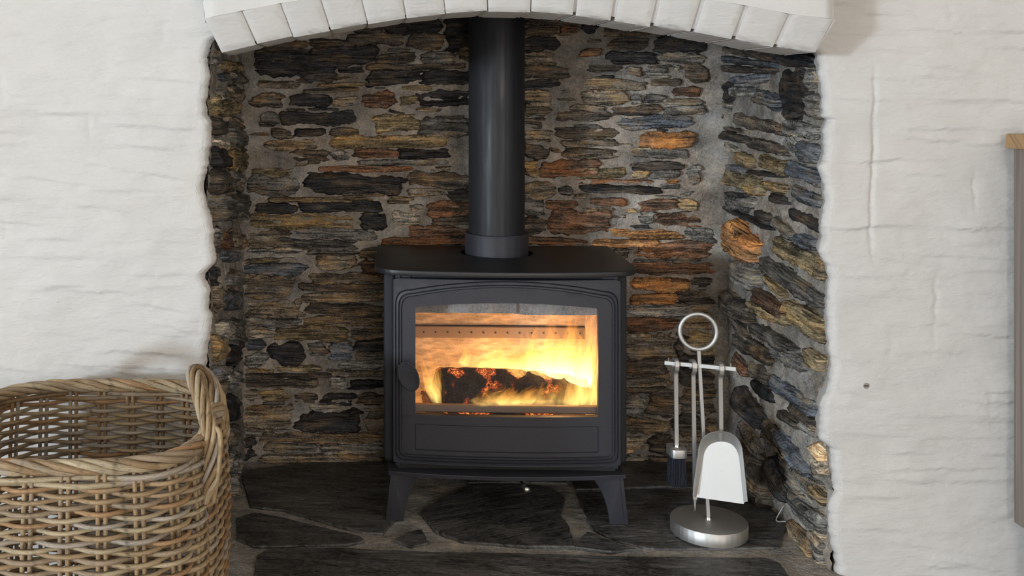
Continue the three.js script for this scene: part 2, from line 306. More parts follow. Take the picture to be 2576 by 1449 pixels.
// soot and lime stains lie over the pointing in irregular patches
const stain = (a, b, s) => { const q = 0.92 + 0.75 * fbm(a * 5, b * 7, s + 40, 4) + 0.35 * fbm(a * 26, b * 40, s + 50, 3), w = 0.10 * fbm(a * 8, b * 8, s + 60, 3); return [clamp(q * (1 + w), 0.35, 1.3), clamp(q, 0.35, 1.3), clamp(q * (1 - w), 0.33, 1.3)]; };
const wb = alcoveWall('wall_alcove_back', 'dark slate rubble back wall of the fireplace alcove'), wl = alcoveWall('wall_alcove_left', 'narrow stone rubble cheek of the alcove beside the basket'), wr = alcoveWall('wall_alcove_right', 'grey slate rubble cheek of the alcove beside the fire tools');
const mh = (a, b, s) => 0.009 * fbm(a * 9, b * 16, s, 3) + 0.007 * fbm(a * 34, b * 60, s + 5, 3);
mesh('mortar', grid(300, 290, (s, t) => { const x = lerp(XL - 0.03, XR + 0.03, s), y = lerp(-0.02, TOP, t); const c = 0.02 * smooth(XL + 0.025, XL - 0.02, x) + 0.03 * smooth(XR - 0.05, XR + 0.02, x); return { p: [x, y, ZB + mh(x, y, 1) + c], uv: [x, y], c: stain(x, y, 1) }; }), M.mortar, wb);
mesh('masonry', box(XL - 0.25, -0.1, ZB - 0.3, XR + 0.25, TOP, ZB - 0.03), M.rubble, wb);
mesh('mortar', grid(130, 260, (s, t) => { const z = lerp(-0.015, ZB - 0.02, s), y = lerp(-0.02, TOP, t); return { p: [XL - 0.001 + mh(z, y, 2) * 1.5, y, z], uv: [z, y], c: stain(z, y, 2) }; }, { flip: true }), M.mortar, wl);
mesh('masonry', box(XL - 0.2, -0.1, ZB - 0.1, XL - 0.03, TOP, -0.03), M.rubble, wl);
mesh('mortar', grid(130, 260, (s, t) => { const z = lerp(-0.015, ZB - 0.02, s), y = lerp(-0.02, TOP, t); return { p: [XR + 0.001 - mh(z, y, 3) * 1.5, y, z], uv: [z, y], c: stain(z, y, 3) }; }), M.mortar, wr);
mesh('masonry', box(XR + 0.03, -0.1, ZB - 0.1, XR + 0.2, TOP, -0.03), M.rubble, wr);

// back wall, traced in photograph pixels (1 px = 1 mm there): x0 y0 x1 y1 colour
const BACK = `635 121 848 193 K|776 119 953 163 K|640 102 772 120 D|775 97 915 117 D|878 63 953 82 D|955 47 1121 82 K|873 85 1022 115 D|1024 84 1116 120 D|1120 40 1190 118 K|947 134 1050 160 D|1055 131 1146 159 G|1150 122 1200 160 D|
917 177 1060 214 K|1062 180 1190 213 K|917 160 1176 176 D|641 204 752 222 B|757 222 905 232 D|793 208 917 220 O|630 238 720 270 B|722 239 832 268 K|833 242 899 266 G|905 229 995 273 R|1002 243 1045 263 O|1049 229 1190 266 K|
648 283 700 316 G|702 281 901 313 K|683 327 738 349 B|738 325 821 346 K|823 323 901 346 D|939 290 1055 332 O|1056 302 1190 341 G|663 351 800 377 B|830 342 1137 372 O|730 376 830 402 D|832 378 880 402 L|881 375 998 397 R|999 374 1137 399 K|
617 424 744 447 O|620 450 758 491 G|762 438 1020 484 K|793 417 1047 432 R|895 401 1133 416 G|1024 436 1190 470 D|1124 476 1195 503 K|1022 472 1120 492 B|664 496 937 509 O|638 511 748 536 K|750 506 967 532 K|977 494 1036 513 O|618 540 896 577 O|
898 533 967 577 K|980 538 1049 563 P|1074 508 1195 543 R|1080 545 1195 566 D|1030 570 1195 597 R|612 580 738 618 B|745 573 954 600 G|955 594 1195 618 R|690 601 900 628 G|612 622 760 648 L|765 630 900 642 G|605 649 712 661 O|793 642 899 673 B|902 625 1000 655 D|602 662 777 690 N|
905 656 990 690 R|776 684 960 711 B|602 692 741 749 B|744 712 975 733 D|748 735 975 760 B|608 760 766 797 B|769 763 975 793 D|612 800 760 822 G|764 796 975 820 B|616 826 694 848 P|690 822 880 856 O|881 825 975 853 B|605 853 665 881 N|677 861 776 916 K|777 861 823 892 G|824 857 886 903 N|886 858 975 881 K|
890 884 975 905 G|612 888 672 920 L|848 907 960 928 L|699 919 818 933 O|608 926 690 938 O|594 939 888 950 D|590 951 806 975 D|826 949 871 977 L|872 955 975 978 K|820 930 975 946 B|657 982 733 1008 O|597 978 655 1011 B|737 990 800 1012 D|802 992 893 1020 K|895 986 975 1018 D|776 1014 858 1034 L|
602 1022 738 1077 B|743 1036 915 1084 K|862 1021 975 1035 G|918 1038 975 1085 G|599 1098 643 1150 K|648 1086 975 1112 B|660 1113 800 1138 G|803 1113 975 1138 L|643 1141 975 1162 B|604 1079 740 1096 G|
1310 48 1462 68 D|1310 68 1399 91 D|1401 66 1448 88 R|1310 92 1415 133 K|1310 135 1402 166 B|1310 168 1433 199 D|1310 201 1410 225 K|1310 228 1388 262 B|1310 265 1382 292 B|1310 296 1372 325 D|1310 330 1385 360 B|1310 364 1375 398 D|1511 60 1644 92 D|1465 48 1509 80 K|1528 95 1637 123 D|1640 88 1775 130 K|1528 132 1657 163 K|1455 122 1512 146 R|1660 134 1780 160 G|
1478 165 1566 183 D|1570 168 1612 190 G|1617 165 1682 183 G|1719 166 1780 199 D|1693 160 1707 176 P|1466 201 1632 227 B|1636 200 1715 215 D|1692 218 1764 242 R|1456 231 1578 264 B|1582 236 1612 262 L|1617 238 1674 258 G|1670 247 1770 265 G|1432 264 1531 287 B|1533 267 1662 290 D|1664 267 1773 288 G|1397 282 1540 305 D|1551 291 1743 321 N|
1399 323 1562 349 D|1406 350 1552 369 B|1602 334 1746 368 X|1419 375 1552 397 B|1584 373 1740 399 G|1353 406 1512 446 R|1310 402 1352 442 O|1584 405 1720 428 K|1455 424 1576 449 O|1584 430 1630 450 O|1634 429 1717 450 G|1670 452 1700 462 X|1416 450 1657 463 R|1448 465 1664 485 K|1310 463 1400 497 B|1404 467 1444 490 G|1729 420 1762 468 G|1666 463 1718 476 L|
1369 502 1459 526 R|1482 499 1576 517 R|1379 530 1540 586 R|1310 545 1376 586 D|1310 500 1366 540 G|1462 522 1545 532 B|1607 502 1706 527 R|1705 504 1760 530 O|1650 534 1764 567 R|1606 530 1646 560 L|1538 577 1722 600 X|1482 600 1660 622 X|1310 598 1478 622 R|1725 572 1800 604 L|1540 625 1590 650 B|1592 610 1817 646 R|1592 650 1700 660 L|1590 660 1836 688 R|
1584 697 1735 730 X|1738 699 1830 725 D|1577 737 1697 764 X|1699 733 1818 763 D|1578 767 1740 793 L|1742 764 1826 791 B|1560 797 1707 831 R|1712 794 1824 826 B|1560 838 1698 897 B|1725 834 1830 888 O|1700 840 1722 890 D|1550 903 1682 940 D|1550 944 1690 984 B|1697 896 1832 930 K|1700 934 1835 972 D|1712 976 1850 1031 B|
1550 988 1628 1046 L|1630 978 1708 1043 D|1550 1050 1684 1089 B|1690 1046 1770 1088 D|1773 1048 1865 1089 B|1550 1095 1628 1136 P|1632 1094 1700 1138 D|1704 1093 1860 1136 B|1550 1140 1622 1166 L|1625 1142 1860 1166 D`.replace(/\n/g, '').split('|').filter(Boolean);
for (const row of BACK) {
  const q = row.trim().split(' '), [x0, y0, x1, y1] = q.map(Number), code = q[4];
  const w = (x1 - x0) * (-ZB + EYE_Z) / F, h = (y1 - y0) * (-ZB + EYE_Z) / F, c = P((x0 + x1) / 2, (y0 + y1) / 2, EYE_Z - ZB);
  const small = w / h < 2.2;
  const m = mesh('stone', stoneGeo(w * 1.04, h * 1.2, rr(0.004, 0.011) * (h > 0.03 ? 1.15 : 0.85), code, { jag: code === 'P' ? 0.3 : 0.2, round: small && rnd() < 0.6 }), matOf(code), wb);
  m.position.set(c.x, c.y, ZB + 0.001);
  m.rotation.z = rr(-0.012, 0.012);
}
// courses behind the flue pipe
for (let y = 60, k = 0; y < 610; y += 40, k++) { const p = P(1250, y + 18, 2.55), code = 'DBGRK'[k % 5], m = mesh('stone', stoneGeo(0.105, 0.04, rr(0.005, 0.011), code), matOf(code), wb); m.position.set(p.x, p.y, ZB); }
// slivers pinned into the open joints
{
  const W = 1260, Hh = 1140, cov = new Uint8Array(W * Hh), fill = (x0, y0, x1, y1) => { for (let y = Math.max(0, y0 - 40); y < Math.min(Hh, y1 - 40); y++) for (let x = Math.max(0, x0 - 600); x < Math.min(W, x1 - 600); x++) cov[y * W + x] = 1; };
  for (const row of BACK) { const q = row.trim().split(' ').map(Number); fill(q[0] - 3, q[1] - 1, q[2] + 3, q[3] + 1); }
  fill(1170, 0, 1330, 640); fill(970, 610, 1560, 1180); fill(613, 345, 730, 418); fill(1770, 40, 1870, 620); fill(1420, 90, 1470, 210); fill(1722, 540, 1800, 610);
  let n = 0;
  for (let i = 0; i < 2600 && n < 62; i++) {
    const w = Math.round(rr(24, 80)), h = Math.round(rr(7, 15)), x = Math.round(rr(612, 1800 - w)), y = Math.round(rr(60, 1150)); let hit = 0, all = 0;
    for (let b = y; b < y + h; b += 2) for (let a = x; a < x + w; a += 3) { all++; hit += cov[(b - 40) * W + a - 600]; }
    if (hit / all > 0.12) continue;
    fill(x - 4, y - 2, x + w + 4, y + h + 2); n++;
    const code = 'DGBKLOGD'[Math.floor(rr(0, 8))], p = P(x + w / 2, y + h / 2, 2.55), m = mesh('stone', stoneGeo(w * 0.00105, h * 0.00115, rr(0.003, 0.007), code), matOf(code), wb); m.position.set(p.x, p.y, ZB);
  }
}

// cheeks: a stone by the ends of its centre line (photograph pixels), its height in pixels, colour
function cheekStones(rows, X, side, parent) {
  for (const row of rows) {
    const q = row.trim().split(' '), [x0, y0, x1, y1, t] = q.map(Number), code = q[5];
    const at = (px, py) => { const Z = clamp(X * F / (px - CX), 1.985, 2.54); return P(CX + X * F / Z, py, Z); };
    const a = at(x0, y0), b = at(x1, y1), mid = a.clone().add(b).multiplyScalar(0.5);
    const Zm = EYE_Z - mid.z, w = Math.hypot(b.z - a.z, b.y - a.y), ang = Math.atan2(b.y - a.y, Math.abs(b.z - a.z)), h = t * Zm / F * 0.95;
    const m = mesh('stone', stoneGeo(Math.max(w, 0.02) * 1.05, h * 1.15 * Math.cos(ang), rr(0.006, 0.016) * (q[6] ? 1.6 : 1), code, { jag: 0.22, round: w / h < 1.6, dome: q[6] ? 0.02 : 0.004 }), matOf(code), parent);
    m.position.set(X + (side > 0 ? -0.002 : 0.002), mid.y, mid.z);
    // local x runs along the course as it goes right in the picture, local z points into the alcove
    const dir = new THREE.Vector3(0, b.y - a.y, b.z - a.z).normalize(), nz = new THREE.Vector3(-side, 0, 0), up = nz.clone().cross(dir);
    m.setRotationFromMatrix(new THREE.Matrix4().makeBasis(dir, up, nz));
  }
}
cheekStones(`1796 95 1950 118 24 K|1801 122 1951 146 18 D|1960 140 2060 160 34 K|1803 148 1960 166 16 N|1806 172 1964 182 18 D|1844 202 1943 198 22 N|1791 226 1846 228 42 K|1844 233 1908 230 28 L|1908 243 1968 258 34 N|1972 232 2040 236 118 K|2036 196 2074 200 48 L|2040 262 2077 268 50 G|1795 262 1840 272 20 G|
1793 288 1826 300 34 K|1848 300 1981 327 30 D|1830 322 1890 334 12 G|1818 338 1887 352 22 K|1891 358 1985 378 26 D|1985 320 2070 335 34 L|1818 362 1861 388 18 P|1861 394 1904 410 26 O|1921 405 1981 425 34 O|2015 370 2077 398 50 N|1985 345 2012 380 30 L|1835 420 1890 430 18 N|1887 433 1977 441 12 K|1790 445 1921 470 42 O|1985 418 2075 452 40 N|1925 464 1981 478 26 O|
1998 480 2080 512 30 N|1831 488 1891 492 12 K|1947 494 1985 508 22 K|1833 506 1905 522 34 L|1994 534 2073 575 36 K|1908 536 1942 556 30 K|1806 520 1958 580 15 K|1951 556 2010 596 30 G|2007 597 2070 622 32 N|1846 585 1914 640 78 X 1|1850 668 1916 705 66 L 1|1951 612 2084 682 48 O|1925 655 2080 765 40 G|1930 700 1982 748 22 O|1908 740 1985 790 34 R|1985 765 2078 815 38 O|1830 750 1905 800 44 D 1|
1845 800 1885 845 44 D|1850 850 1945 900 38 D|1895 765 1990 815 28 O|1990 792 2083 848 40 O|1892 815 2012 885 32 G|1950 880 2040 930 40 L|2035 892 2092 925 46 O|1850 898 1884 938 32 R|1890 925 1955 962 36 D|1945 962 2065 1030 38 N|1895 960 1950 1003 28 K|1968 1040 2020 1078 24 D|2000 1022 2062 1066 30 D|1866 985 1925 1068 44 K 1|1925 1068 1985 1132 42 D|1960 1095 2045 1190 32 N|2062 1118 2094 1150 40 P|
1868 1090 1930 1180 70 D 1|2030 1060 2066 1090 28 L|1900 1170 1950 1240 80 D 1|1948 1150 1992 1255 54 K 1|1990 1190 2068 1248 44 L|2066 1150 2100 1190 46 P|1998 1262 2088 1330 56 L|2056 1232 2096 1262 34 O|1993 1322 2058 1390 48 B|2046 1345 2098 1400 46 L|2030 1402 2100 1446 46 P|1895 1215 1938 1262 40 D 1`.replace(/\n/g, '').split('|').filter(Boolean), XR, 1, wr);
cheekStones(`522 140 545 148 44 L|548 160 606 176 28 O|548 192 566 195 22 N|568 226 612 238 28 B|570 190 610 205 24 L|522 264 543 265 46 O|546 235 566 240 30 L|550 270 588 276 34 O|532 320 556 322 36 D|560 300 606 312 26 B|575 340 612 348 44 G|524 395 560 400 42 K|568 395 611 410 60 O|533 360 560 368 28 P|514 448 560 455 60 D 1|528 530 604 512 60 G 1|560 452 606 462 40 L|
550 602 570 605 42 R|574 600 611 610 40 B|552 642 592 646 28 N|528 600 546 606 60 G|565 700 594 706 46 G|516 694 538 700 42 K|526 745 543 750 62 B|545 753 594 757 44 N|524 872 556 880 60 O|540 826 575 832 44 L|578 830 604 836 60 G|570 885 597 892 54 K|520 937 556 945 36 N|528 980 556 990 50 G|560 950 592 960 50 L|560 1020 590 1030 60 K|530 1050 560 1060 60 L|562 1090 592 1100 50 G|530 1120 558 1130 60 B|560 1160 592 1170 60 L|575 1220 596 1230 50 G`.replace(/\n/g, '').split('|').filter(Boolean), XL, -1, wl);

// steel plate that closes the chimney throat
{ const c = mesh('ceiling_alcove', box(XL - 0.1, TOP, ZB - 0.1, XR + 0.1, TOP + 0.03, 0.0), M.soot, scene); tag(c, 'sooty steel plate closing the chimney above the stove', 'ceiling', { kind: 'structure' }); }

// ------------------------------------------------------------------ arch
{
  const A = new THREE.Group(); A.name = 'wall_arch'; tag(A, 'white painted brick arch over the fireplace opening', 'arch', { kind: 'structure' }); scene.add(A);
  const ZTop = EYE_Z - 0.13, ZBot = EYE_Z - 0.097;
  const joints = [556, 645, 737, 831, 925, 1022, 1121, 1228, 1336, 1443, 1541, 1640, 1742, 1845, 1950, 2057];
  const jy = [131, 111, 92, 76, 60, 45, 34, 27, 29, 38, 50, 65, 80, 98, 119, 133];
  const lean = (x) => x + (x - 1290) * 0.058;
  for (let i = 0; i + 1 < joints.length; i++) {
    const right = i > 8, gl = 1.5, gr = right ? 7 : 1.5;        // joints stand wider right of the crown
    const xa = joints[i] + (i && right ? gr : gl), xb = joints[i + 1] - (right ? gr * 0.6 : gl), dy = rr(-2.5, 2.5), dz = rr(-0.003, 0.003);
    const b0 = P(xa, jy[i] + dy, ZBot + dz), b1 = P(xb, jy[i + 1] + dy, ZBot + dz), t0 = P(lean(xa), jy[i] - 84, ZTop), t1 = P(lean(xb), jy[i + 1] - 84, ZTop);
    const back = -0.045, N = 10;
    const mk = (s, t) => { const q = b0.clone().lerp(b1, s).lerp(t0.clone().lerp(t1, s), t); return q; };
    const sd = rr(0, 90);
    const bump = (s, t) => { const e = Math.min(s, 1 - s, t); return -0.0035 * smooth(0.045, 0, e) + 0.0012 * fbm(sd + s * 3, t * 3, 1, 3); };
    const face = grid(N, N, (s, t) => { const q = mk(s, t); return { p: [q.x, q.y, q.z + bump(s, t)], uv: [q.x + sd, q.y] }; });
    const under = grid(N, 5, (s, t) => { const q = mk(s, 0); return { p: [q.x, q.y + 0.0015 * fbm(sd + s * 4, t * 3, 3, 2) + 0.002 * smooth(0.1, 0, Math.min(s, 1 - s)), lerp(back, q.z + bump(s, 0), t)], uv: [q.x + sd, q.z - t * 0.1] }; });
    const side = (s, flip) => grid(5, N, (u, t) => { const q = mk(s, t); return { p: [q.x, q.y, lerp(back, q.z + bump(s, t), u)], uv: [u * 0.15 + sd, q.y] }; }, { flip });
    mesh('brick', mergeVertices(merge([face, under, side(0, false), side(1, true)]).deleteAttribute('normal'), 1e-5), M.paintArch, A).geometry.computeVertexNormals();
    A.children[A.children.length - 1].geometry = toCreasedNormals(A.children[A.children.length - 1].geometry, 0.7);
  }
  // painted mortar between the bricks, a few millimetres behind their faces
  const line = (dz, off) => joints.map((x, i) => [P(x, jy[i] - off - 3, ZBot + dz), P(lean(x), jy[i] - 84, ZTop + dz)]);
  const ml = line(0.006, 5);
  mesh('mortar', grid((ml.length - 1) * 4, 8, (s, t) => { const k = Math.min(ml.length - 2, Math.floor(s * (ml.length - 1))), f = s * (ml.length - 1) - k; const q = ml[k][0].clone().lerp(ml[k + 1][0], f).lerp(ml[k][1].clone().lerp(ml[k + 1][1], f), t); return { p: [q.x, q.y, q.z + 0.0015 * fbm(q.x * 60, q.y * 60, 2, 2)], uv: [q.x, q.y] }; }), M.paintArch, A);
  // plain painted masonry over the bricks
  const xl = P(511, 0, ZTop).x, xr = P(2106, 0, ZTop).x, zf = 0.13;
  const low = joints.map((x, i) => P(lean(x), jy[i] - 84, ZTop)); low[0].x = xl; low[low.length - 1].x = xr;
  const yAt = (x) => { for (let i = 1; i < low.length; i++) if (x <= low[i].x + 1e-6) return lerp(low[i - 1].y, low[i].y, (x - low[i - 1].x) / (low[i].x - low[i - 1].x)); return low[low.length - 1].y; };
  const fr = grid(160, 40, (s, t) => { const x = lerp(xl, xr, s), y0 = yAt(x), y = t < 0.5 ? lerp(y0, y0 + 0.2, t * 2) : lerp(y0 + 0.2, 2.35, t * 2 - 1), e = Math.min(x - xl, xr - x); return { p: [x + 0.004 * n3(y * 40, s * 2) * smooth(0.02, 0, e), y, zf - 0.012 * smooth(0.018, 0, e) + 0.003 * fbm(x * 8, y * 10, 4, 3)], uv: [x, y] }; });
  const sideF = (x, flip) => grid(10, 40, (s, t) => { const y0 = yAt(x), y = lerp(y0 - 0.006, 2.35, t); return { p: [x + 0.004 * n3(y * 40, x > 0 ? 2 : 0), y, lerp(-0.02, zf - 0.012, s)], uv: [lerp(0, zf, s), y] }; }, { flip });
  mesh('plaster', merge([fr, sideF(xl, false), sideF(xr, true)]), M.paintArch, A);
  const core = new THREE.Shape(); core.moveTo(xl + 0.01, 2.34); low.forEach((p, i) => core.lineTo(clamp(p.x, xl + 0.01, xr - 0.01), p.y - 0.004)); core.lineTo(xr - 0.01, 2.34); core.closePath();
  const cg = new THREE.ExtrudeGeometry(core, { depth: 0.15, bevelEnabled: false }); cg.translate(0, 0, -0.045);
  mesh('masonry', cg, M.paintArch, A);
}

// ------------------------------------------------------------------ hearth and floor
{
  const H = new THREE.Group(); H.name = 'floor_hearth'; tag(H, 'dark slate flagged hearth under the stove', 'hearth', { kind: 'structure' }); scene.add(H);
  mesh('mortar', grid(220, 170, (s, t) => { const x = lerp(XL - 0.1, XR + 0.1, s), z = lerp(0.32, ZB - 0.05, t); return { p: [x, -0.004 + 0.005 * fbm(x * 12, z * 12, 2, 3) + 0.0015 * fbm(x * 60, z * 60, 4, 2), z], uv: [x, z] }; }), M.hearthMortar, H);
  mesh('bed', box(XL - 0.1, -0.1, ZB - 0.05, XR + 0.1, -0.012, 0.32), M.hearthMortar, H);
  const slabs = [
    [[606, 1186], [760, 1166], [960, 1150], [1010, 1150], [1016, 1215], [1000, 1300], [962, 1342], [913, 1340], [810, 1311], [717, 1284], [630, 1274]],
    [[596, 1304], [640, 1290], [717, 1304], [810, 1328], [904, 1349], [914, 1360], [873, 1369], [668, 1374], [640, 1372], [598, 1356]],
    [[994, 1360], [1028, 1340], [1059, 1334], [1078, 1366], [1034, 1375]],
    [[1059, 1290], [1110, 1256], [1183, 1226], [1214, 1222], [1300, 1222], [1399, 1236], [1419, 1256], [1409, 1298], [1430, 1328], [1443, 1376], [1300, 1374], [1168, 1364], [1095, 1338]],
    [[1452, 1364], [1478, 1341], [1498, 1347], [1557, 1371], [1604, 1383], [1538, 1388], [1450, 1377]],
    [[1462, 1264], [1452, 1241], [1560, 1236], [1680, 1232], [1800, 1240], [1925, 1250], [1974, 1331], [1960, 1376], [1850, 1379], [1712, 1380], [1630, 1379], [1547, 1360], [1490, 1328]],
    [[1452, 1232], [1440, 1185], [1560, 1160], [1800, 1158], [1900, 1190], [1912, 1236], [1800, 1230], [1680, 1224], [1560, 1229]],
    [[1030, 1180], [1420, 1172], [1425, 1215], [1300, 1212], [1180, 1214], [1100, 1190]],
  ];
  const slab = (pts, th = 0.010) => {
    const v = pts.map(([x, y]) => onFloor(x, y)); const poly = [];
    for (let i = 0; i < v.length; i++) { const a = v[i], b = v[(i + 1) % v.length], n = Math.max(1, Math.round(a.distanceTo(b) / 0.009)); for (let k = 0; k < n; k++) { const p = a.clone().lerp(b, k / n); poly.push(new THREE.Vector2(p.x + 0.004 * fbm(p.x * 35, p.z * 35, 6, 3), -(p.z + 0.004 * fbm(p.x * 35, p.z * 35, 9, 3)))); } }
    const g = new THREE.ExtrudeGeometry(new THREE.Shape(poly), { depth: th, bevelEnabled: true, bevelSize: 0.002, bevelThickness: 0.0025, bevelSegments: 2 });
    g.rotateX(-Math.PI / 2); g.translate(0, -th - 0.0025 + rr(0.001, 0.003), 0);
    const uv = g.attributes.uv, p = g.attributes.position, o = rr(0, 3), an = rr(-0.5, 0.5);
    for (let i = 0; i < p.count; i++) uv.setXY(i, o + p.getX(i) * Math.cos(an) + p.getZ(i) * Math.sin(an), o + p.getZ(i) * Math.cos(an) - p.getX(i) * Math.sin(an) + p.getY(i));
    return g;
  };
  for (const s of slabs) mesh('slate', slab(s), M.hearthSlate, H);
  mesh('slate', slab([[649, 1398], [677, 1382], [842, 1379], [1028, 1389], [1300, 1394], [1607, 1402], [1927, 1405], [1960, 1418], [1990, 1462], [2040, 1620], [600, 1620], [640, 1450]]), M.hearthSlate, H);
  const f = mesh('floor', merge([box(-6.3, -0.1, 0.0, XL - 0.1, -0.004, 6.6), box(XR + 0.1, -0.1, 0.0, 2.6, -0.004, 6.6), box(XL - 0.1, -0.1, 0.32, XR + 0.1, -0.004, 6.6)]), M.floorStone, scene);
  tag(f, 'pale stone room floor in front of the hearth', 'floor', { kind: 'structure' });
}

// ------------------------------------------------------------------ the rest of the room (out of frame): ceiling, walls, windows
{
  const st = (name, geos, label, m = M.roomPaint) => tag(mesh(name, merge(geos), m, scene), label, name.split('_')[0], { kind: 'structure' });
  st('ceiling', [box(-6.5, 2.35, -0.7, 2.8, 2.5, 6.6)], 'plain white room ceiling');
  st('wall_left', [box(-6.5, -0.1, -0.2, -6.3, 2.35, 5.65), box(-6.5, -0.1, 6.35, -6.3, 2.35, 6.6), box(-6.5, -0.1, 5.65, -6.3, 0.86, 6.35), box(-6.5, 1.56, 5.65, -6.3, 2.35, 6.35)], 'white side wall with a small cottage window');
  st('wall_right', [box(2.6, -0.1, 0, 2.8, 2.35, 6.6)], 'white side wall beyond the cabinet');
  st('wall_rear', [box(-6.3, -0.1, 6.4, 0.15, 2.35, 6.6), box(2.25, -0.1, 6.4, 2.6, 2.35, 6.6), box(0.15, 2.0, 6.4, 2.25, 2.35, 6.6)], 'white wall with a glazed garden door facing the fireplace');
  st('window_1', [box(-6.44, 0.86, 5.65, -6.38, 0.9, 6.35), box(-6.44, 1.52, 5.65, -6.38, 1.56, 6.35), box(-6.44, 0.86, 5.65, -6.38, 1.56, 5.69), box(-6.44, 0.86, 6.31, -6.38, 1.56, 6.35)], 'small white cottage window frame', M.white);
  st('door_1', [box(0.15, 0.0, 6.5, 2.25, 0.1, 6.56), box(0.15, 1.94, 6.5, 2.25, 2.0, 6.56), box(0.15, 0.0, 6.5, 0.22, 2.0, 6.56), box(2.18, 0.0, 6.5, 2.25, 2.0, 6.56), box(1.16, 0.0, 6.5, 1.24, 2.0, 6.56)], 'white frame of a glazed double door', M.white);
}
console.log('setting done');

// ------------------------------------------------------------------ wood burning stove
const STOVE = new THREE.Vector3(0.319, 0.002, -0.225), TURN = -2.4 * Math.PI / 180;
// photograph pixel at depth Z -> the stove's own axes
const inv = new THREE.Matrix4().makeRotationY(TURN).setPosition(STOVE).invert();
const S = (px, py, Z) => P(px, py, Z).applyMatrix4(inv);
{
  const T = thing('wood_stove', 'black cast iron wood burning stove with a lit fire behind arched glass', 'stove', STOVE.toArray());
  T.rotation.y = TURN;
  const bow = (x) => 0.017 * (1 - (x / 0.243) ** 2);
  const bend = (g) => { const p = g.attributes.position; for (let i = 0; i < p.count; i++) p.setZ(i, p.getZ(i) + bow(p.getX(i))); g.computeVertexNormals(); return g; };
  // --- door: nested outlines give the edge, the double moulding and the flat field
  const N = 240;
  function outline(hw, y0, ySide, yApex, rc, rt) {   // closed loop of points, arched top; rc bottom corner radius, rt shoulder radius
    const pts = [], arch = (x) => ySide + (yApex - ySide) * (1 - (x / hw) ** 2), s = new THREE.Path();
    s.moveTo(-hw + rc, y0); s.lineTo(hw - rc, y0); if (rc) s.absarc(hw - rc, y0 + rc, rc, -Math.PI / 2, 0, false);
    const sh = arch(hw - rt); s.lineTo(hw, sh - rt); s.quadraticCurveTo(hw, sh, hw - rt, sh);
    for (let k = 1; k < 40; k++) { const x = lerp(hw - rt, -hw + rt, k / 40); s.lineTo(x, arch(x)); }
    s.lineTo(-hw + rt, sh); s.quadraticCurveTo(-hw, sh, -hw, sh - rt); s.lineTo(-hw, y0 + rc); if (rc) s.absarc(-hw + rc, y0 + rc, rc, Math.PI, Math.PI * 1.5, false);
    s.closePath(); return s.getSpacedPoints(N).slice(0, N);
  }
  // resample so that all loops share the angle of point k as seen from the middle
  function polar(loop, cx, cy) {
    const an = loop.map((p) => Math.atan2(p.y - cy, p.x - cx)), out = [];
    for (let k = 0; k < N; k++) {
      const a = -Math.PI + (k + 0.5) / N * 2 * Math.PI, d = new THREE.Vector2(Math.cos(a), Math.sin(a)); let best = null;
      for (let i = 0; i < loop.length; i++) {
        const p = loop[i], q = loop[(i + 1) % loop.length], e = q.clone().sub(p), w = new THREE.Vector2(cx - p.x, cy - p.y), den = d.x * e.y - d.y * e.x; if (Math.abs(den) < 1e-12) continue;
        const t = (e.x * w.y - e.y * w.x) / den * 1, u = (d.x * w.y - d.y * w.x) / den;
        if (u >= -1e-6 && u <= 1 + 1e-6 && t > 0) { best = new THREE.Vector2(cx + d.x * t, cy + d.y * t); break; }
      }
      out.push(best ?? loop[Math.floor(k)]);
    }
    return out;
  }
  const C = [0, 0.33];
  const rings = [
    [outline(0.243, 0.126, 0.5245, 0.5245, 0.001, 0.002), -0.022], [outline(0.243, 0.126, 0.5245, 0.5245, 0.001, 0.002), -0.001], [outline(0.2422, 0.1268, 0.5237, 0.5237, 0.001, 0.002), 0],
    [outline(0.2385, 0.1325, 0.494, 0.5225, 0.014, 0.03), 0], [outline(0.2372, 0.1340, 0.4925, 0.521, 0.014, 0.03), -0.0035], [outline(0.2358, 0.1352, 0.491, 0.5198, 0.014, 0.03), -0.0005],
    [outline(0.2318, 0.1392, 0.487, 0.5150, 0.013, 0.028), 0.0008], [outline(0.2302, 0.1407, 0.4855, 0.5135, 0.013, 0.028), -0.0025], [outline(0.2288, 0.1422, 0.484, 0.512, 0.012, 0.028), -0.0005], [outline(0.2262, 0.1447, 0.481, 0.5095, 0.012, 0.027), -0.0002], [outline(0.2245, 0.1465, 0.479, 0.5075, 0.012, 0.026), -0.0042],
  ].map(([l, z]) => polar(l, ...C).map((p) => [p.x, p.y, z]));
  const rg = (a, b) => { const p = []; for (let k = 0; k < N; k++) { const m = (k + 1) % N; p.push(...a[k], ...a[m], ...b[k], ...a[m], ...b[m], ...b[k]); } return p; };
  const flat = [];
  for (let i = 0; i + 1 < rings.length; i++) flat.push(...rg(rings[i], rings[i + 1]));
  const z0 = -0.0042, inner = rings[rings.length - 1];
  const winLoop = outline(0.195, 0.2315, 0.4625, 0.4745, 0.003, 0.003).reverse();
  const panX = 0.196, panY0 = 0.1545, panY1 = 0.2115;
  const shape = new THREE.Shape(inner.map((p) => new THREE.Vector2(p[0], p[1])));
  shape.holes.push(new THREE.Path(winLoop), new THREE.Path([[-panX, panY0], [-panX, panY1], [panX, panY1], [panX, panY0]].map((q) => new THREE.Vector2(...q))));
  let field = new THREE.ShapeGeometry(shape).toNonIndexed();
  field = new TessellateModifier(0.03, 8).modify(field); field.translate(0, 0, z0);
  const ringG = new THREE.BufferGeometry(); ringG.setAttribute('position', new THREE.Float32BufferAttribute(flat, 3));
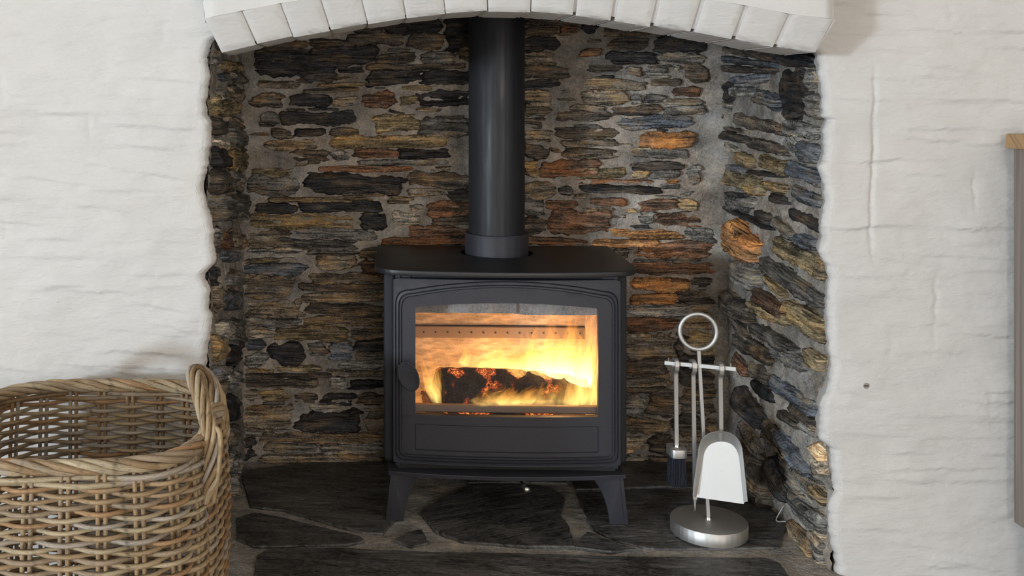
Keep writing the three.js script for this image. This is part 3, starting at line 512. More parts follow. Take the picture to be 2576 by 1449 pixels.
  const loopWall = (loop, za, zb) => { const p = []; for (let k = 0; k < loop.length; k++) { const a = loop[k], b = loop[(k + 1) % loop.length]; p.push(a.x, a.y, za, a.x, a.y, zb, b.x, b.y, za, b.x, b.y, za, a.x, a.y, zb, b.x, b.y, zb); } const g = new THREE.BufferGeometry(); g.setAttribute('position', new THREE.Float32BufferAttribute(p, 3)); return g; };
  const winWall = loopWall(winLoop, z0, -0.02);
  const rectRing = (x0, y0, x1, y1, z, d, z1) => { const o = [[x0, y0], [x1, y0], [x1, y1], [x0, y1]], i = [[x0 + d, y0 + d], [x1 - d, y0 + d], [x1 - d, y1 - d], [x0 + d, y1 - d]], p = []; for (let k = 0; k < 4; k++) for (let s = 0; s < 24; s++) { const m = (k + 1) % 4, L = (q, t) => [lerp(q[k][0], q[m][0], t), lerp(q[k][1], q[m][1], t)], a = L(o, s / 24), b = L(o, (s + 1) / 24), c = L(i, s / 24), e = L(i, (s + 1) / 24); p.push(...a, z, ...b, z, ...c, z1, ...b, z, ...e, z1, ...c, z1); } const g = new THREE.BufferGeometry(); g.setAttribute('position', new THREE.Float32BufferAttribute(p, 3)); return g; };
  const panEdge = rectRing(-panX, panY0, panX, panY1, z0, 0.0022, z0 - 0.0035), panFloor = grid(40, 4, (s, t) => ({ p: [lerp(-panX + 0.0022, panX - 0.0022, s), lerp(panY0 + 0.0022, panY1 - 0.0022, t), z0 - 0.0035] })).toNonIndexed();
  const only = (g) => { for (const k of Object.keys(g.attributes)) if (k !== 'position') g.deleteAttribute(k); return g; };
  let doorG = bend(mergeGeometries([ringG, field, winWall, panEdge, panFloor].map(only)));
  doorG = toCreasedNormals(doorG, 0.55);
  { const p = doorG.attributes.position, u = []; for (let i = 0; i < p.count; i++) u.push(p.getX(i), p.getY(i) + p.getZ(i)); doorG.setAttribute('uv', new THREE.Float32BufferAttribute(u, 2)); }
  const door = mesh('door', doorG, M.iron, T);
  // glass, bowed like the door
  mesh('glass_pane', grid(30, 4, (s, t) => { const x = lerp(-0.205, 0.205, s), y = lerp(0.226, 0.48, t); return { p: [x, y, bow(x) - 0.014] }; }), M.glass, door).userData.label = 'clear heat proof glass';
  // oval door knob, a shallow dish with a rolled rim
  {
    const k = S(1029, 955, 2.12), prof = [[0, 0.006], [0.008, 0.0064], [0.015, 0.0078], [0.0182, 0.0096], [0.0198, 0.0106], [0.0212, 0.0100], [0.0218, 0.0075], [0.0205, 0.0045], [0.014, 0.002], [0.007, -0.004], [0.0065, -0.02], [0, -0.02]].map((q) => new THREE.Vector2(...q));
    const g = new THREE.LatheGeometry(prof, 48); g.rotateX(Math.PI / 2); g.scale(1, 1.5, 1);
    const kn = mesh('handle', g, M.iron, door); kn.position.set(k.x, k.y, 0.033); kn.rotation.set(-0.05, -0.12, 0.42);
    kn.userData.label = 'oval dished black door knob';
  }
  // --- body: five plates round the firebox
  const zb = -0.30, hw = 0.2385;
  mesh('body', merge([rbox(-hw, 0.118, zb, -hw + 0.012, 0.532, -0.004), rbox(hw - 0.012, 0.118, zb, hw, 0.532, -0.004), rbox(-hw, 0.118, zb, hw, 0.532, zb + 0.012), rbox(-hw, 0.118, zb, hw, 0.205, -0.02), rbox(-hw, 0.512, zb, hw, 0.532, -0.014),
    rbox(-hw, 0.118, -0.03, -0.205, 0.532, -0.008), rbox(0.205, 0.118, -0.03, hw, 0.532, -0.008), rbox(-0.21, 0.49, -0.03, 0.21, 0.532, -0.012)]), M.iron, T);
  // rounded left edge strip seen beside the door, heat shield on the side
  for (const sx of [-1, 1]) mesh('side_panel', rbox(sx * 0.2505 - 0.0135, 0.116, zb - 0.005, sx * 0.2505 + 0.0135, 0.531, -0.03, 0.012, 4), M.iron, T);
  // --- top plate with a hole for the flue
  {
    const s = new THREE.Shape(), w = 0.281, fz = 0.018, bz = 0.335, r = 0.052, b = 0.03;
    s.moveTo(-w, bz); s.lineTo(w, bz); s.lineTo(w, -fz + r + 0.01);
    s.quadraticCurveTo(w - 0.002, -fz + 0.004, w - r, -fz - 0.006);
    for (let k = 1; k < 30; k++) { const x = lerp(w - r, -w + r, k / 30); s.lineTo(x, -fz - 0.006 - b * (1 - (x / (w - r)) ** 2) * 0.75); }
    s.lineTo(-w + r, -fz - 0.006); s.quadraticCurveTo(-w + 0.002, -fz + 0.004, -w, -fz + r + 0.01); s.closePath();
    const h = new THREE.Path(); h.absarc(0.0, 0.222, 0.085, 0, Math.PI * 2, true); s.holes.push(h);
    const g = new THREE.ExtrudeGeometry(s, { depth: 0.006, bevelEnabled: true, bevelThickness: 0.003, bevelSize: 0.003, bevelSegments: 3, curveSegments: 40 });
    g.rotateX(-Math.PI / 2); g.translate(0, 0.5375, 0);
    mesh('top_plate', toCreasedNormals(g, 0.5), M.ironTop, T);
    // collar that takes the flue
    const c = new THREE.LatheGeometry([[0.066, 0.515], [0.0745, 0.515], [0.0745, 0.592], [0.0735, 0.5945], [0.066, 0.5945]].map((q) => new THREE.Vector2(...q)), 64); c.translate(0, 0, -0.222);
    mesh('flue_collar', toCreasedNormals(c, 0.5), M.iron, T);
    mesh('spigot_ring', new THREE.CylinderGeometry(0.1, 0.1, 0.004, 48).translate(0, 0.534, -0.222), M.ironTop, T);
  }
  // --- base plate, plinth, legs
  {
    const s = new THREE.Shape(), w = 0.250; s.moveTo(-w, 0.30); s.lineTo(w, 0.30); s.lineTo(w, -0.004);
    for (let k = 0; k <= 24; k++) { const x = lerp(w, -w, k / 24); s.lineTo(x, -0.006 - 0.024 * (1 - (x / w) ** 2)); }
    s.closePath();
    const g = new THREE.ExtrudeGeometry(s, { depth: 0.006, bevelEnabled: true, bevelThickness: 0.0015, bevelSize: 0.0015, bevelSegments: 2 }); g.rotateX(-Math.PI / 2); g.translate(0, 0.1035, 0);
    mesh('base_plate', toCreasedNormals(g, 0.5), M.iron, T);
    mesh('plinth', rbox(-0.235, 0.110, -0.29, 0.235, 0.122, -0.012), M.soot, T);
    for (const sx of [-1, 1]) for (const back of [0, 1]) {
      const f = new THREE.Shape();
      f.moveTo(sx * 0.247, 0.1025); f.lineTo(sx * 0.2585, 0.0); f.lineTo(sx * 0.2215, 0.0);
      f.bezierCurveTo(sx * 0.217, 0.045, sx * 0.205, 0.075, sx * 0.181, 0.1025); f.closePath();
      const fg = new THREE.ExtrudeGeometry(f, { depth: 0.008, bevelEnabled: true, bevelThickness: 0.0012, bevelSize: 0.0012, bevelSegments: 2, curveSegments: 14 });
      fg.translate(0, 0.0012, back ? -0.288 : -0.012);
      const d = new THREE.Shape(), zf = back ? -0.29 : 0.0, zs = back ? 1 : -1;
      d.moveTo(zf, 0.1025); d.lineTo(zf, 0); d.lineTo(zf + zs * 0.032, 0); d.bezierCurveTo(zf + zs * 0.036, 0.045, zf + zs * 0.045, 0.075, zf + zs * 0.06, 0.1025); d.closePath();
      const dg = new THREE.ExtrudeGeometry(d, { depth: 0.007, bevelEnabled: false, curveSegments: 14 }); dg.rotateY(-Math.PI / 2);
      { const p = dg.attributes.position; for (let i = 0; i < p.count; i++) p.setX(i, p.getX(i) + sx * (0.2475 + (0.1025 - p.getY(i)) * 0.112) + (sx < 0 ? 0.007 : 0)); }
      dg.translate(0, 0.0012, 0);
      mesh('leg', toCreasedNormals(merge([fg, dg]), 0.5), M.iron, T);
    }
  }
  // --- riddling lever with a ball end
  {
    const a = new THREE.Vector3(0.018, 0.106, -0.06), b = S(1322, 1229, 2.145);
    const lv = mesh('lever', tube(curve([a, a.clone().lerp(b, 0.5).add(new THREE.Vector3(0, -0.002, 0)), b], 8), 0.0028, 10), M.chrome, T); lv.userData.label = 'thin steel ash lever';
    mesh('lever_collar', new THREE.SphereGeometry(0.0078, 20, 14).translate(b.x - 0.0025, b.y + 0.0025, b.z - 0.004), M.soot, lv);
    mesh('lever_knob', new THREE.SphereGeometry(0.0078, 24, 16).translate(b.x + 0.002, b.y - 0.001, b.z + 0.002), M.chrome, lv);
  }
  // --- firebox lining
  const lining = mesh('firebox_lining', merge([box(-0.226, 0.205, -0.262, 0.226, 0.338, -0.25), box(-0.226, 0.205, -0.26, -0.212, 0.50, -0.04), box(0.212, 0.205, -0.26, 0.226, 0.50, -0.04), box(-0.226, 0.203, -0.262, 0.226, 0.214, -0.03), box(-0.226, 0.368, -0.262, 0.226, 0.50, -0.252)]), M.board, T);
  lining.userData.label = 'tan fire boards glowing in the firelight';
  const ab = mesh('air_bar', merge([rbox(-0.214, 0.338, -0.262, 0.214, 0.366, -0.244, 0.003)]), M.airbar, T);
  for (let k = 0; k < 15; k++) mesh('air_hole', new THREE.CylinderGeometry(0.0022, 0.0022, 0.003, 10).rotateX(Math.PI / 2).translate(-0.2 + k * 0.0285, 0.352, -0.2437), M.soot, ab);
  // cracked baffle under the roof of the firebox: two boards with a ragged lower edge
  const baffle = (x0, x1, ya, yb, z) => grid(40, 6, (s, t) => { const x = lerp(x0, x1, s), lo = lerp(ya, yb, s) + 0.004 * fbm(x * 40, 3, 1, 3); return { p: [x, t < 0.99 ? lerp(lo, 0.49, t / 0.9) : 0.49, z - 0.05 * t * t + 0.002 * fbm(x * 30, t * 4, 2, 3)], uv: [x, t * 0.06] }; });
  const b1 = baffle(-0.212, 0.03, 0.436, 0.434, -0.075), b2 = baffle(0.026, 0.212, 0.430, 0.430, -0.082);
  mesh('baffle', b1, M.baffle, T).userData.label = 'pale grey cracked baffle board';
  mesh('baffle', b2, M.baffle, T);
  mesh('baffle_roof', box(-0.212, 0.432, -0.2, 0.212, 0.44, -0.085), M.board, T);
  // log retainer bar behind the glass
  mesh('log_retainer', rbox(-0.205, 0.2275, -0.045, 0.205, 0.2430, -0.026, 0.003), M.airbar, T);
}

// ------------------------------------------------------------------ flue pipe
{
  const fx = STOVE.x + (-0.222) * Math.sin(TURN), fz = STOVE.z + (-0.222) * Math.cos(TURN);
  const g = new THREE.LatheGeometry([[0.0635, 0.57], [0.0658, 0.57], [0.0658, 1.215], [0.0635, 1.215]].map((q) => new THREE.Vector2(...q)), 72);
  { const p = g.attributes.position, u = g.attributes.uv; for (let i = 0; i < p.count; i++) u.setXY(i, u.getX(i) * 0.413, p.getY(i)); }
  g.translate(0, 0, 0);
  const pipe = mesh('flue_pipe', toCreasedNormals(g, 0.5), M.flue, scene); pipe.position.set(fx, 0, fz);
  tag(pipe, 'matt black round flue pipe rising from the stove top', 'flue pipe');
}

// ------------------------------------------------------------------ fire: logs, embers, flames
const charTex = dataTex(512, 512, (u, v) => { const c = pf(u, v, 12, 14, 3, 201), g = pf(u, v, 50, 50, 3, 203), f = 0.30 + 0.3 * c + 0.25 * g; return [f * 1.1, f, f * 0.95]; }, 0.14, 0.14);
function cells(u, v, n, s) { let d1 = 9, d2 = 9; const X = u * n, Y = v * n, xi = Math.floor(X), yi = Math.floor(Y); for (let j = -1; j <= 1; j++) for (let i = -1; i <= 1; i++) { const cx = ((xi + i) % n + n) % n, cy = ((yi + j) % n + n) % n, dx = xi + i + hash2(cx, cy, s) - X, dy = yi + j + hash2(cx, cy, s + 1) - Y, d = Math.hypot(dx, dy); if (d < d1) { d2 = d1; d1 = d; } else if (d < d2) d2 = d; } return d2 - d1; }
const glowTex = dataTex(512, 512, (u, v) => { const e = cells(u, v, 20, 301), m = smooth(-0.02, 0.32, pf(u, v, 4, 4, 3, 303)), k = m * (0.25 + 0.75 * smooth(0.25, 0.02, e)) * smooth(-0.5, 0.3, pf(u, v, 26, 26, 2, 305)); return [k, k * (0.14 + 0.18 * k), k * 0.05]; }, 0.14, 0.14);
const charBump = dataTex(512, 512, (u, v) => grey(smooth(0.0, 0.22, cells(u, v, 20, 301)) * 0.8 + 0.2 * (0.5 + pf(u, v, 40, 40, 2, 307))), 0.14, 0.14);
M.log = std({ name: 'charred_log_bark', color: lin(0.10, 0.075, 0.07), map: charTex, bumpMap: charBump, bumpScale: 0.004, roughness: 0.9 });
M.logGlow = std({ name: 'burning_log_embers', color: lin(0.07, 0.05, 0.05), map: charTex, bumpMap: charBump, bumpScale: 0.004, roughness: 0.9, emissive: lin(1, 1, 1), emissiveMap: glowTex, emissiveIntensity: 1.6 });
M.ember = std({ name: 'ember_glow', color: lin(0.1, 0.05, 0.04), emissive: lin(1, 1, 1), emissiveMap: glowTex, emissiveIntensity: 2.0, bumpMap: charBump, bumpScale: 0.006, roughness: 1 });
function splitLog(pts, section, matSide, name, label) {   // section: [x,y] polygon swept along pts
  const path = curve(pts, 26), n = section.length, pos = [], uv = [], idx = [];
  let len = 0;
  path.forEach((p, i) => {
    if (i) len += p.distanceTo(path[i - 1]);
    const t = path[Math.min(i + 1, path.length - 1)].clone().sub(path[Math.max(i - 1, 0)]).normalize(), s = new THREE.Vector3(0, 1, 0).cross(t).normalize(), u = t.clone().cross(s);
    let per = 0;
    for (let k = 0; k <= n; k++) {
      const q = section[k % n], w = 1 + 0.10 * fbm(i * 0.5, k * 0.9, 4, 3) + (i === 0 || i === path.length - 1 ? -0.05 : 0);
      const v = p.clone().addScaledVector(s, q[0] * w).addScaledVector(u, q[1] * w); pos.push(v.x, v.y, v.z);
      if (k) per += Math.hypot(q[0] - section[k - 1][0], q[1] - section[k - 1][1]); uv.push(len, per);
    }
  });
  const w = n + 1;
  for (let i = 0; i + 1 < path.length; i++) for (let k = 0; k < n; k++) { const a = i * w + k, b = a + w; idx.push(a, b, a + 1, b, b + 1, a + 1); }
  for (const i of [0, path.length - 1]) { const c = pos.length / 3, p = path[i]; pos.push(p.x, p.y, p.z); uv.push(0.03, 0.03); for (let k = 0; k < n; k++) idx.push(c, i * w + (i ? k : k + 1), i * w + (i ? k + 1 : k)); }
  const g = new THREE.BufferGeometry(); g.setAttribute('position', new THREE.Float32BufferAttribute(pos, 3)); g.setAttribute('uv', new THREE.Float32BufferAttribute(uv, 2)); g.setIndex(idx); g.computeVertexNormals();
  const m = mesh(name, toCreasedNormals(g, 0.8), matSide, scene); return tag(m, label, 'firewood', { group: 'logs burning in the stove' });
}
splitLog([P(1104, 981, 2.27), P(1200, 980, 2.29), P(1320, 984, 2.31), P(1462, 1000, 2.34)], [[-0.045, -0.045], [-0.05, 0.0], [-0.042, 0.028], [-0.01, 0.05], [0.03, 0.042], [0.05, 0.005], [0.045, -0.045], [0, -0.05]], M.logGlow, 'firewood_log', 'square charred log with glowing embers on its face, lying across the fire');
splitLog([P(1190, 1019, 2.235), P(1290, 1018, 2.235), P(1392, 1019, 2.24)], [[-0.014, -0.008], [-0.014, 0.006], [0, 0.011], [0.014, 0.005], [0.014, -0.008]], M.ember, 'firewood_log', 'thin red glowing stick of firewood at the foot of the fire');
{
  const fire = thing('fire', 'bright yellow and white flames burning inside the stove', 'fire');
  const eb = mesh('ember_bed', grid(50, 20, (s, t) => { const x = lerp(0.15, 0.50, s), z = lerp(-0.45, -0.27, t); return { p: [x, 0.219 + 0.012 * fbm(x * 30, z * 30, 2, 3) + 0.012 * Math.sin(Math.PI * s) * Math.sin(Math.PI * t), z], uv: [x, z] }; }, { flip: true }), M.ember, fire); eb.userData.label = 'glowing orange embers';
  M.flame = new THREE.MeshBasicMaterial({ name: 'flame', vertexColors: true, transparent: true, side: THREE.DoubleSide, depthWrite: false });
  // a tongue: a curved sheet, rolled like a half pipe, thin at its edges and its tip
  function tongue(a, b, wBase, wMid, Z, A, hot, turn) {
    const p0 = P(a[0], a[1], Z), p1 = P(b[0], b[1], Z + rr(-0.02, 0.02)), ph = rr(0, 50), sw = rr(0.004, 0.012);
    return grid(12, 18, (s, t) => {
      const u = 2 * s - 1, w = (t < 0.35 ? lerp(wBase, wMid, smooth(0, 0.35, t)) : wMid * Math.pow(1 - (t - 0.35) / 0.65, 0.75)) * 0.5 + 0.001;
      const c = p0.clone().lerp(p1, t); c.x += sw * t * Math.sin(ph + t * 5) + 0.006 * n3(ph + t * 4, 2);
      const ang = u * 1.25 + turn, x = c.x + w * (Math.sin(ang) + 0.25 * n3(ph + t * 3, u * 2, 4)), z = c.z + w * 0.9 * (Math.cos(ang) - 0.5), y = c.y + 0.012 * n3(ph + u * 2.5, t * 3, 9) * t;
      const al = 0.32 * A * Math.pow(1 - u * u, 1.2) * smooth(0, 0.28, t) * Math.pow(1 - t, 0.55) * (0.75 + 0.5 * n3(ph + u * 4, t * 2.5, 3));
      const k = 3.6 * hot * (1.05 - 0.6 * t), yel = lerp(0.84, 0.30, Math.pow(t, 0.65)), blu = lerp(hot > 3 ? 0.62 : 0.34, 0.010, Math.pow(t, 0.45));
      return { p: [x, y, z], c: [k, k * yel, k * blu, clamp(al, 0, 1)] };
    });
  }
  const groups = [[], [], [], [], [], []];
  const add = (k, ...a) => groups[k].push(tongue(...a));
  // big flame right of the middle: orange streaks above, a white heart below
  for (let i = 0; i < 20; i++) { const f = i / 19, x = lerp(1255, 1497, f); add(0, [x + rr(-8, 8), 970 + rr(-15, 15)], [x + 18 + rr(-14, 26), lerp(880, 788, smooth(0, 0.5, f)) + rr(-10, 30)], 0.03, rr(0.026, 0.05), rr(2.27, 2.36), 0.50, 2.0, rr(-0.4, 0.4)); }
  for (let i = 0; i < 9; i++) { const f = i / 8, x = lerp(1290, 1478, f); add(1, [x, 985 + rr(-10, 15)], [x + rr(0, 26), lerp(880, 842, f) + rr(-18, 22)], 0.05, 0.075, rr(2.29, 2.35), 0.78, 4.6, rr(-0.3, 0.3)); }
  // behind the left half of the log
  for (let i = 0; i < 6; i++) { const x = lerp(1140, 1275, i / 5); add(2, [x, 955], [x + rr(-4, 14), rr(868, 905)], 0.03, rr(0.03, 0.045), 2.36, 0.5, 1.3, rr(-0.3, 0.3)); }
  add(2, [1172, 925], [1166, 868], 0.022, 0.03, 2.37, 0.8, 1.9, 0); add(2, [1215, 940], [1232, 880], 0.04, 0.05, 2.36, 0.7, 1.8, 0); add(2, [1250, 935], [1262, 870], 0.05, 0.06, 2.36, 0.7, 2.0, 0);
  // thin flame at the left end
  add(3, [1106, 1030], [1060, 895], 0.012, 0.032, 2.24, 0.85, 1.7, 0); add(3, [1103, 1025], [1070, 880], 0.010, 0.040, 2.25, 0.6, 1.4, 0.3); add(3, [1098, 1015], [1085, 890], 0.02, 0.05, 2.27, 0.35, 1.2, 0);
  // low flames licking the front of the log
  for (let i = 0; i < 8; i++) { const x = lerp(1215, 1440, i / 7); add(4, [x, 1021], [x + rr(-5, 25), rr(950, 985)], 0.05, 0.06, 2.215, 0.30, 2.4, rr(-0.2, 0.2)); }
  add(4, [1270, 1018], [1290, 978], 0.06, 0.07, 2.21, 0.6, 2.0, 0); add(4, [1310, 1018], [1330, 980], 0.05, 0.06, 2.21, 0.5, 2.0, 0);
  // right end
  for (let i = 0; i < 5; i++) { const x = 1440 + i * 14; add(5, [x, 1040], [x + rr(0, 20), rr(850, 900)], 0.03, rr(0.04, 0.055), rr(2.22, 2.26), 0.42, 2.4, rr(-0.3, 0.3)); }
  for (const g of groups) { const f = mesh('flame', mergeGeometries(g), M.flame, fire); f.castShadow = false; }
  // the fire's own light
  for (const [px, py, Z, i] of [[1400, 920, 2.33, 0.08], [1250, 930, 2.36, 0.055], [1120, 950, 2.32, 0.05]]) { const l = new THREE.PointLight(new THREE.Color(1.0, 0.50, 0.17), i); l.name = 'fire_light'; l.position.copy(P(px, py, Z)); l.shadow.radius = 1.5; l.castShadow = true; fire.add(l); }
}

// ------------------------------------------------------------------ fire tool set
{
  const Z0 = 2.125, c = onFloor(1784, 1345), base = new THREE.Vector3(0.736, 0.0, EYE_Z - Z0);
  const T = thing('fire_tool_stand', 'brushed steel fire tool stand with round foot and ring handle', 'tool stand', base.toArray());
  const loc = (px, py, Z) => P(px, py, Z).sub(base);
  const g = new THREE.LatheGeometry([[0, 0.0], [0.074, 0.0], [0.0772, 0.002], [0.0778, 0.005], [0.0778, 0.0265], [0.0765, 0.0285], [0.074, 0.0292], [0, 0.0292]].map((q) => new THREE.Vector2(...q)), 96);
  { const u = g.attributes.uv, p = g.attributes.position; for (let i = 0; i < p.count; i++) u.setXY(i, Math.hypot(p.getX(i), p.getZ(i)) + p.getY(i), u.getX(i) * 0.1); }
  mesh('foot', toCreasedNormals(g, 0.6).translate(0, 0.003, 0), M.steel, T);
  const top = loc(1757, 878, Z0), bot = new THREE.Vector3(-0.001, 0.03, 0);
  const post = mesh('post', bar(bot, top, 0.0072, 0.0072), M.steel, T);
  mesh('nut', new THREE.CylinderGeometry(0.0075, 0.0085, 0.005, 6).translate(bot.x, 0.034, 0), M.chrome, post);
  const rc = loc(1756, 834, Z0), ring = new THREE.TorusGeometry(0.0370, 0.0047, 16, 72); ring.rotateY(-0.18); ring.translate(rc.x, rc.y, rc.z);
  mesh('ring_handle', ring, M.steel, T);
  const a = loc(1672, 912, 2.155), b = loc(1852, 928, 2.095), cb = mesh('crossbar', bar(a, b, 0.008, 0.0085), M.steel, T);
  // turn the section upright
  cb.geometry = (() => { const len = a.distanceTo(b), q = new RoundedBoxGeometry(len, 0.0085, 0.008, 2, 0.0008); const x = b.clone().sub(a).normalize(), z = x.clone().cross(new THREE.Vector3(0, 1, 0)).normalize(), y = z.clone().cross(x); const m = new THREE.Matrix4().makeBasis(x, y, z); m.setPosition(a.clone().add(b).multiplyScalar(0.5)); return q.applyMatrix4(m); })();
  for (const t of [0.055, 0.925]) { const p = a.clone().lerp(b, t); mesh('peg', new THREE.CylinderGeometry(0.0016, 0.0016, 0.008, 10).translate(p.x, p.y + 0.007, p.z), M.chrome, cb); }
}
// flat steel handle with a hook over the crossbar, from (x, y) down to (x1, y1)
const barAt = (px) => { const t = (px - 1672) / 180; return P(lerp(1672, 1852, t), lerp(912, 928, t), lerp(2.155, 2.095, t)); };
function hookHandle(px, py1, parent, dx = 0) {
  const o = barAt(px), k = [[0, -0.010, -0.012], [0, 0.006, -0.010], [0, 0.0095, 0], [0, 0.0085, 0.007], [0, 0.001, 0.0115], [0, -0.010, 0.0105], [0, -0.018, 0.004], [0, -0.026, 0.0025]].map((q) => o.clone().add(new THREE.Vector3(...q)));
  const end = P(px + dx, py1, EYE_Z - o.z).add(new THREE.Vector3(0, 0, 0.0025));
  const path = [...curve(k, 28), end], W = 0.0082, D = 0.0042;
  const hook = grid(path.length - 1, 4, (s, t, i) => { const p = path[i], a = path[Math.max(0, i - 1)], b = path[Math.min(path.length - 1, i + 1)], d = b.clone().sub(a).normalize(), n = new THREE.Vector3(1, 0, 0).cross(d).normalize(), j = Math.round(t * 4) % 4, q = [[-1, -1], [1, -1], [1, 1], [-1, 1]][j]; return { p: p.clone().add(new THREE.Vector3(q[0] * W / 2, 0, 0)).addScaledVector(n, q[1] * D / 2).toArray(), uv: [q[0] * W, p.y] }; });
  mesh('handle', toCreasedNormals(hook, 0.4), M.steel, parent);
  return end;
}
{
  const T = thing('hearth_brush', 'hearth brush with steel ferrule and dark bristles hanging from the stand', 'brush');
  const e = hookHandle(1699, 1122, T, 2), Z = EYE_Z - e.z;
  // flat steel head with rounded ends, deeper than it is wide
  const low = e.clone().add(new THREE.Vector3(0, -0.0185, 0)), st = new THREE.Shape(), rw = 0.0158, hd = 0.0225, rcn = 0.011;
  st.moveTo(-rw + rcn, -hd); st.lineTo(rw - rcn, -hd); st.quadraticCurveTo(rw, -hd, rw, -hd + rcn); st.lineTo(rw, hd - rcn); st.quadraticCurveTo(rw, hd, rw - rcn, hd); st.lineTo(-rw + rcn, hd); st.quadraticCurveTo(-rw, hd, -rw, hd - rcn); st.lineTo(-rw, -hd + rcn); st.quadraticCurveTo(-rw, -hd, -rw + rcn, -hd);
  const fg = new THREE.ExtrudeGeometry(st, { depth: 0.0155, bevelEnabled: true, bevelThickness: 0.0015, bevelSize: 0.0015, bevelSegments: 3, curveSegments: 10 }); fg.rotateX(-Math.PI / 2); fg.translate(low.x, low.y + 0.0015, low.z);
  mesh('ferrule', toCreasedNormals(fg, 0.5), M.steel, T);
  mesh('nut', new THREE.CylinderGeometry(0.007, 0.008, 0.004, 6).translate(low.x, low.y + 0.0205, low.z), M.chrome, T);
  const br = [];
  for (let i = 0; i < 420; i++) { const x = low.x + rr(-0.0138, 0.0138), z = low.z + rr(-0.0195, 0.0195), sp = rr(0.95, 1.1); br.push(tube([new THREE.Vector3(x, low.y + 0.002, z), new THREE.Vector3(lerp(low.x, x, sp), low.y - 0.03, lerp(low.z, z, sp)), new THREE.Vector3(lerp(low.x, x, sp * 1.1) + rr(-0.001, 0.001), low.y - rr(0.054, 0.063), lerp(low.z, z, sp * 1.05))], 0.0008, 4)); }
  const b = mesh('bristles', merge(br), M.bristle, T); b.userData.kind = 'stuff'; b.userData.label = 'navy black bristles';
}
{
  const T = thing('poker', 'slim flat steel poker with a pointed tip hanging from the stand', 'poker');
  const e = hookHandle(1743, 1255, T, 4), tip = P(1749, 1287, EYE_Z - e.z);
  mesh('tip', new THREE.ConeGeometry(0.0041, e.y - tip.y, 4).rotateX(Math.PI).rotateY(Math.PI / 4).translate(e.x, (e.y + tip.y) / 2, e.z), M.steel, T);
}
{
  const T = thing('ash_shovel', 'wide brushed steel ash shovel hanging from the stand', 'shovel');
  const e = hookHandle(1811, 1096, T, 2), Z = EYE_Z - e.z;
  // outlines run from the lower left corner over the rounded top to the lower right corner
  const arc = (x0, yb0, x1, yb1, yTop, bulge, xt0, xt1, Zs, n = 40) => { const s = new THREE.Path(); s.moveTo(x0, yb0); s.lineTo(xt0, bulge); s.bezierCurveTo(xt0 + 4, yTop + 8, lerp(xt0, xt1, 0.28), yTop, lerp(xt0, xt1, 0.5), yTop); s.bezierCurveTo(lerp(xt0, xt1, 0.72), yTop, xt1 - 4, yTop + 8, xt1, bulge); s.lineTo(x1, yb1); return s.getSpacedPoints(n).map((p) => P(p.x, p.y, Zs - 0.016 * (p.x - 1811) / 60 - 0.022 * (p.y - 1090) / 170)); };
  const inn = arc(1752, 1251, 1871, 1268, 1111, 1158, 1768, 1860, Z + 0.004), out = arc(1744, 1247, 1881, 1262, 1086, 1142, 1756, 1869, Z - 0.016);
  const n = inn.length - 1, off = new THREE.Vector3(0, 0, -0.0014);
  const floor = (d) => grid(n, 10, (s, t, i) => { const m = inn[0].clone().lerp(inn[n], s); const p = inn[i].clone().lerp(m, t); if (d) p.add(off); return { p: p.toArray(), uv: [p.x, p.y] }; }, { flip: !d });
  const wall = (d) => grid(n, 5, (s, t, i) => { const p = out[i].clone().lerp(inn[i], t); p.z -= 0.004 * Math.sin(Math.PI * t); if (d) { p.add(off); const c = new THREE.Vector3(out[20].x, out[0].y, p.z); p.add(p.clone().sub(c).normalize().multiplyScalar(0.001)); } return { p: p.toArray(), uv: [p.x, p.y] }; }, { flip: !d });
  const lip = grid(n, 1, (s, t, i) => { const p = out[i].clone(); if (t) { p.add(off); const c = new THREE.Vector3(out[20].x, out[0].y, p.z); p.add(p.clone().sub(c).normalize().multiplyScalar(0.001)); } return { p: p.toArray(), uv: [p.x, p.y] }; });
  mesh('blade', merge([floor(0), floor(1), wall(0), wall(1), lip]), M.steel, T);
  const sk = mesh('socket', tube([P(1813, 1084, Z - 0.008), P(1813, 1108, Z - 0.003)], (t) => lerp(0.0055, 0.004, t), 14), M.steel, T);
}
console.log('stove and tools done');

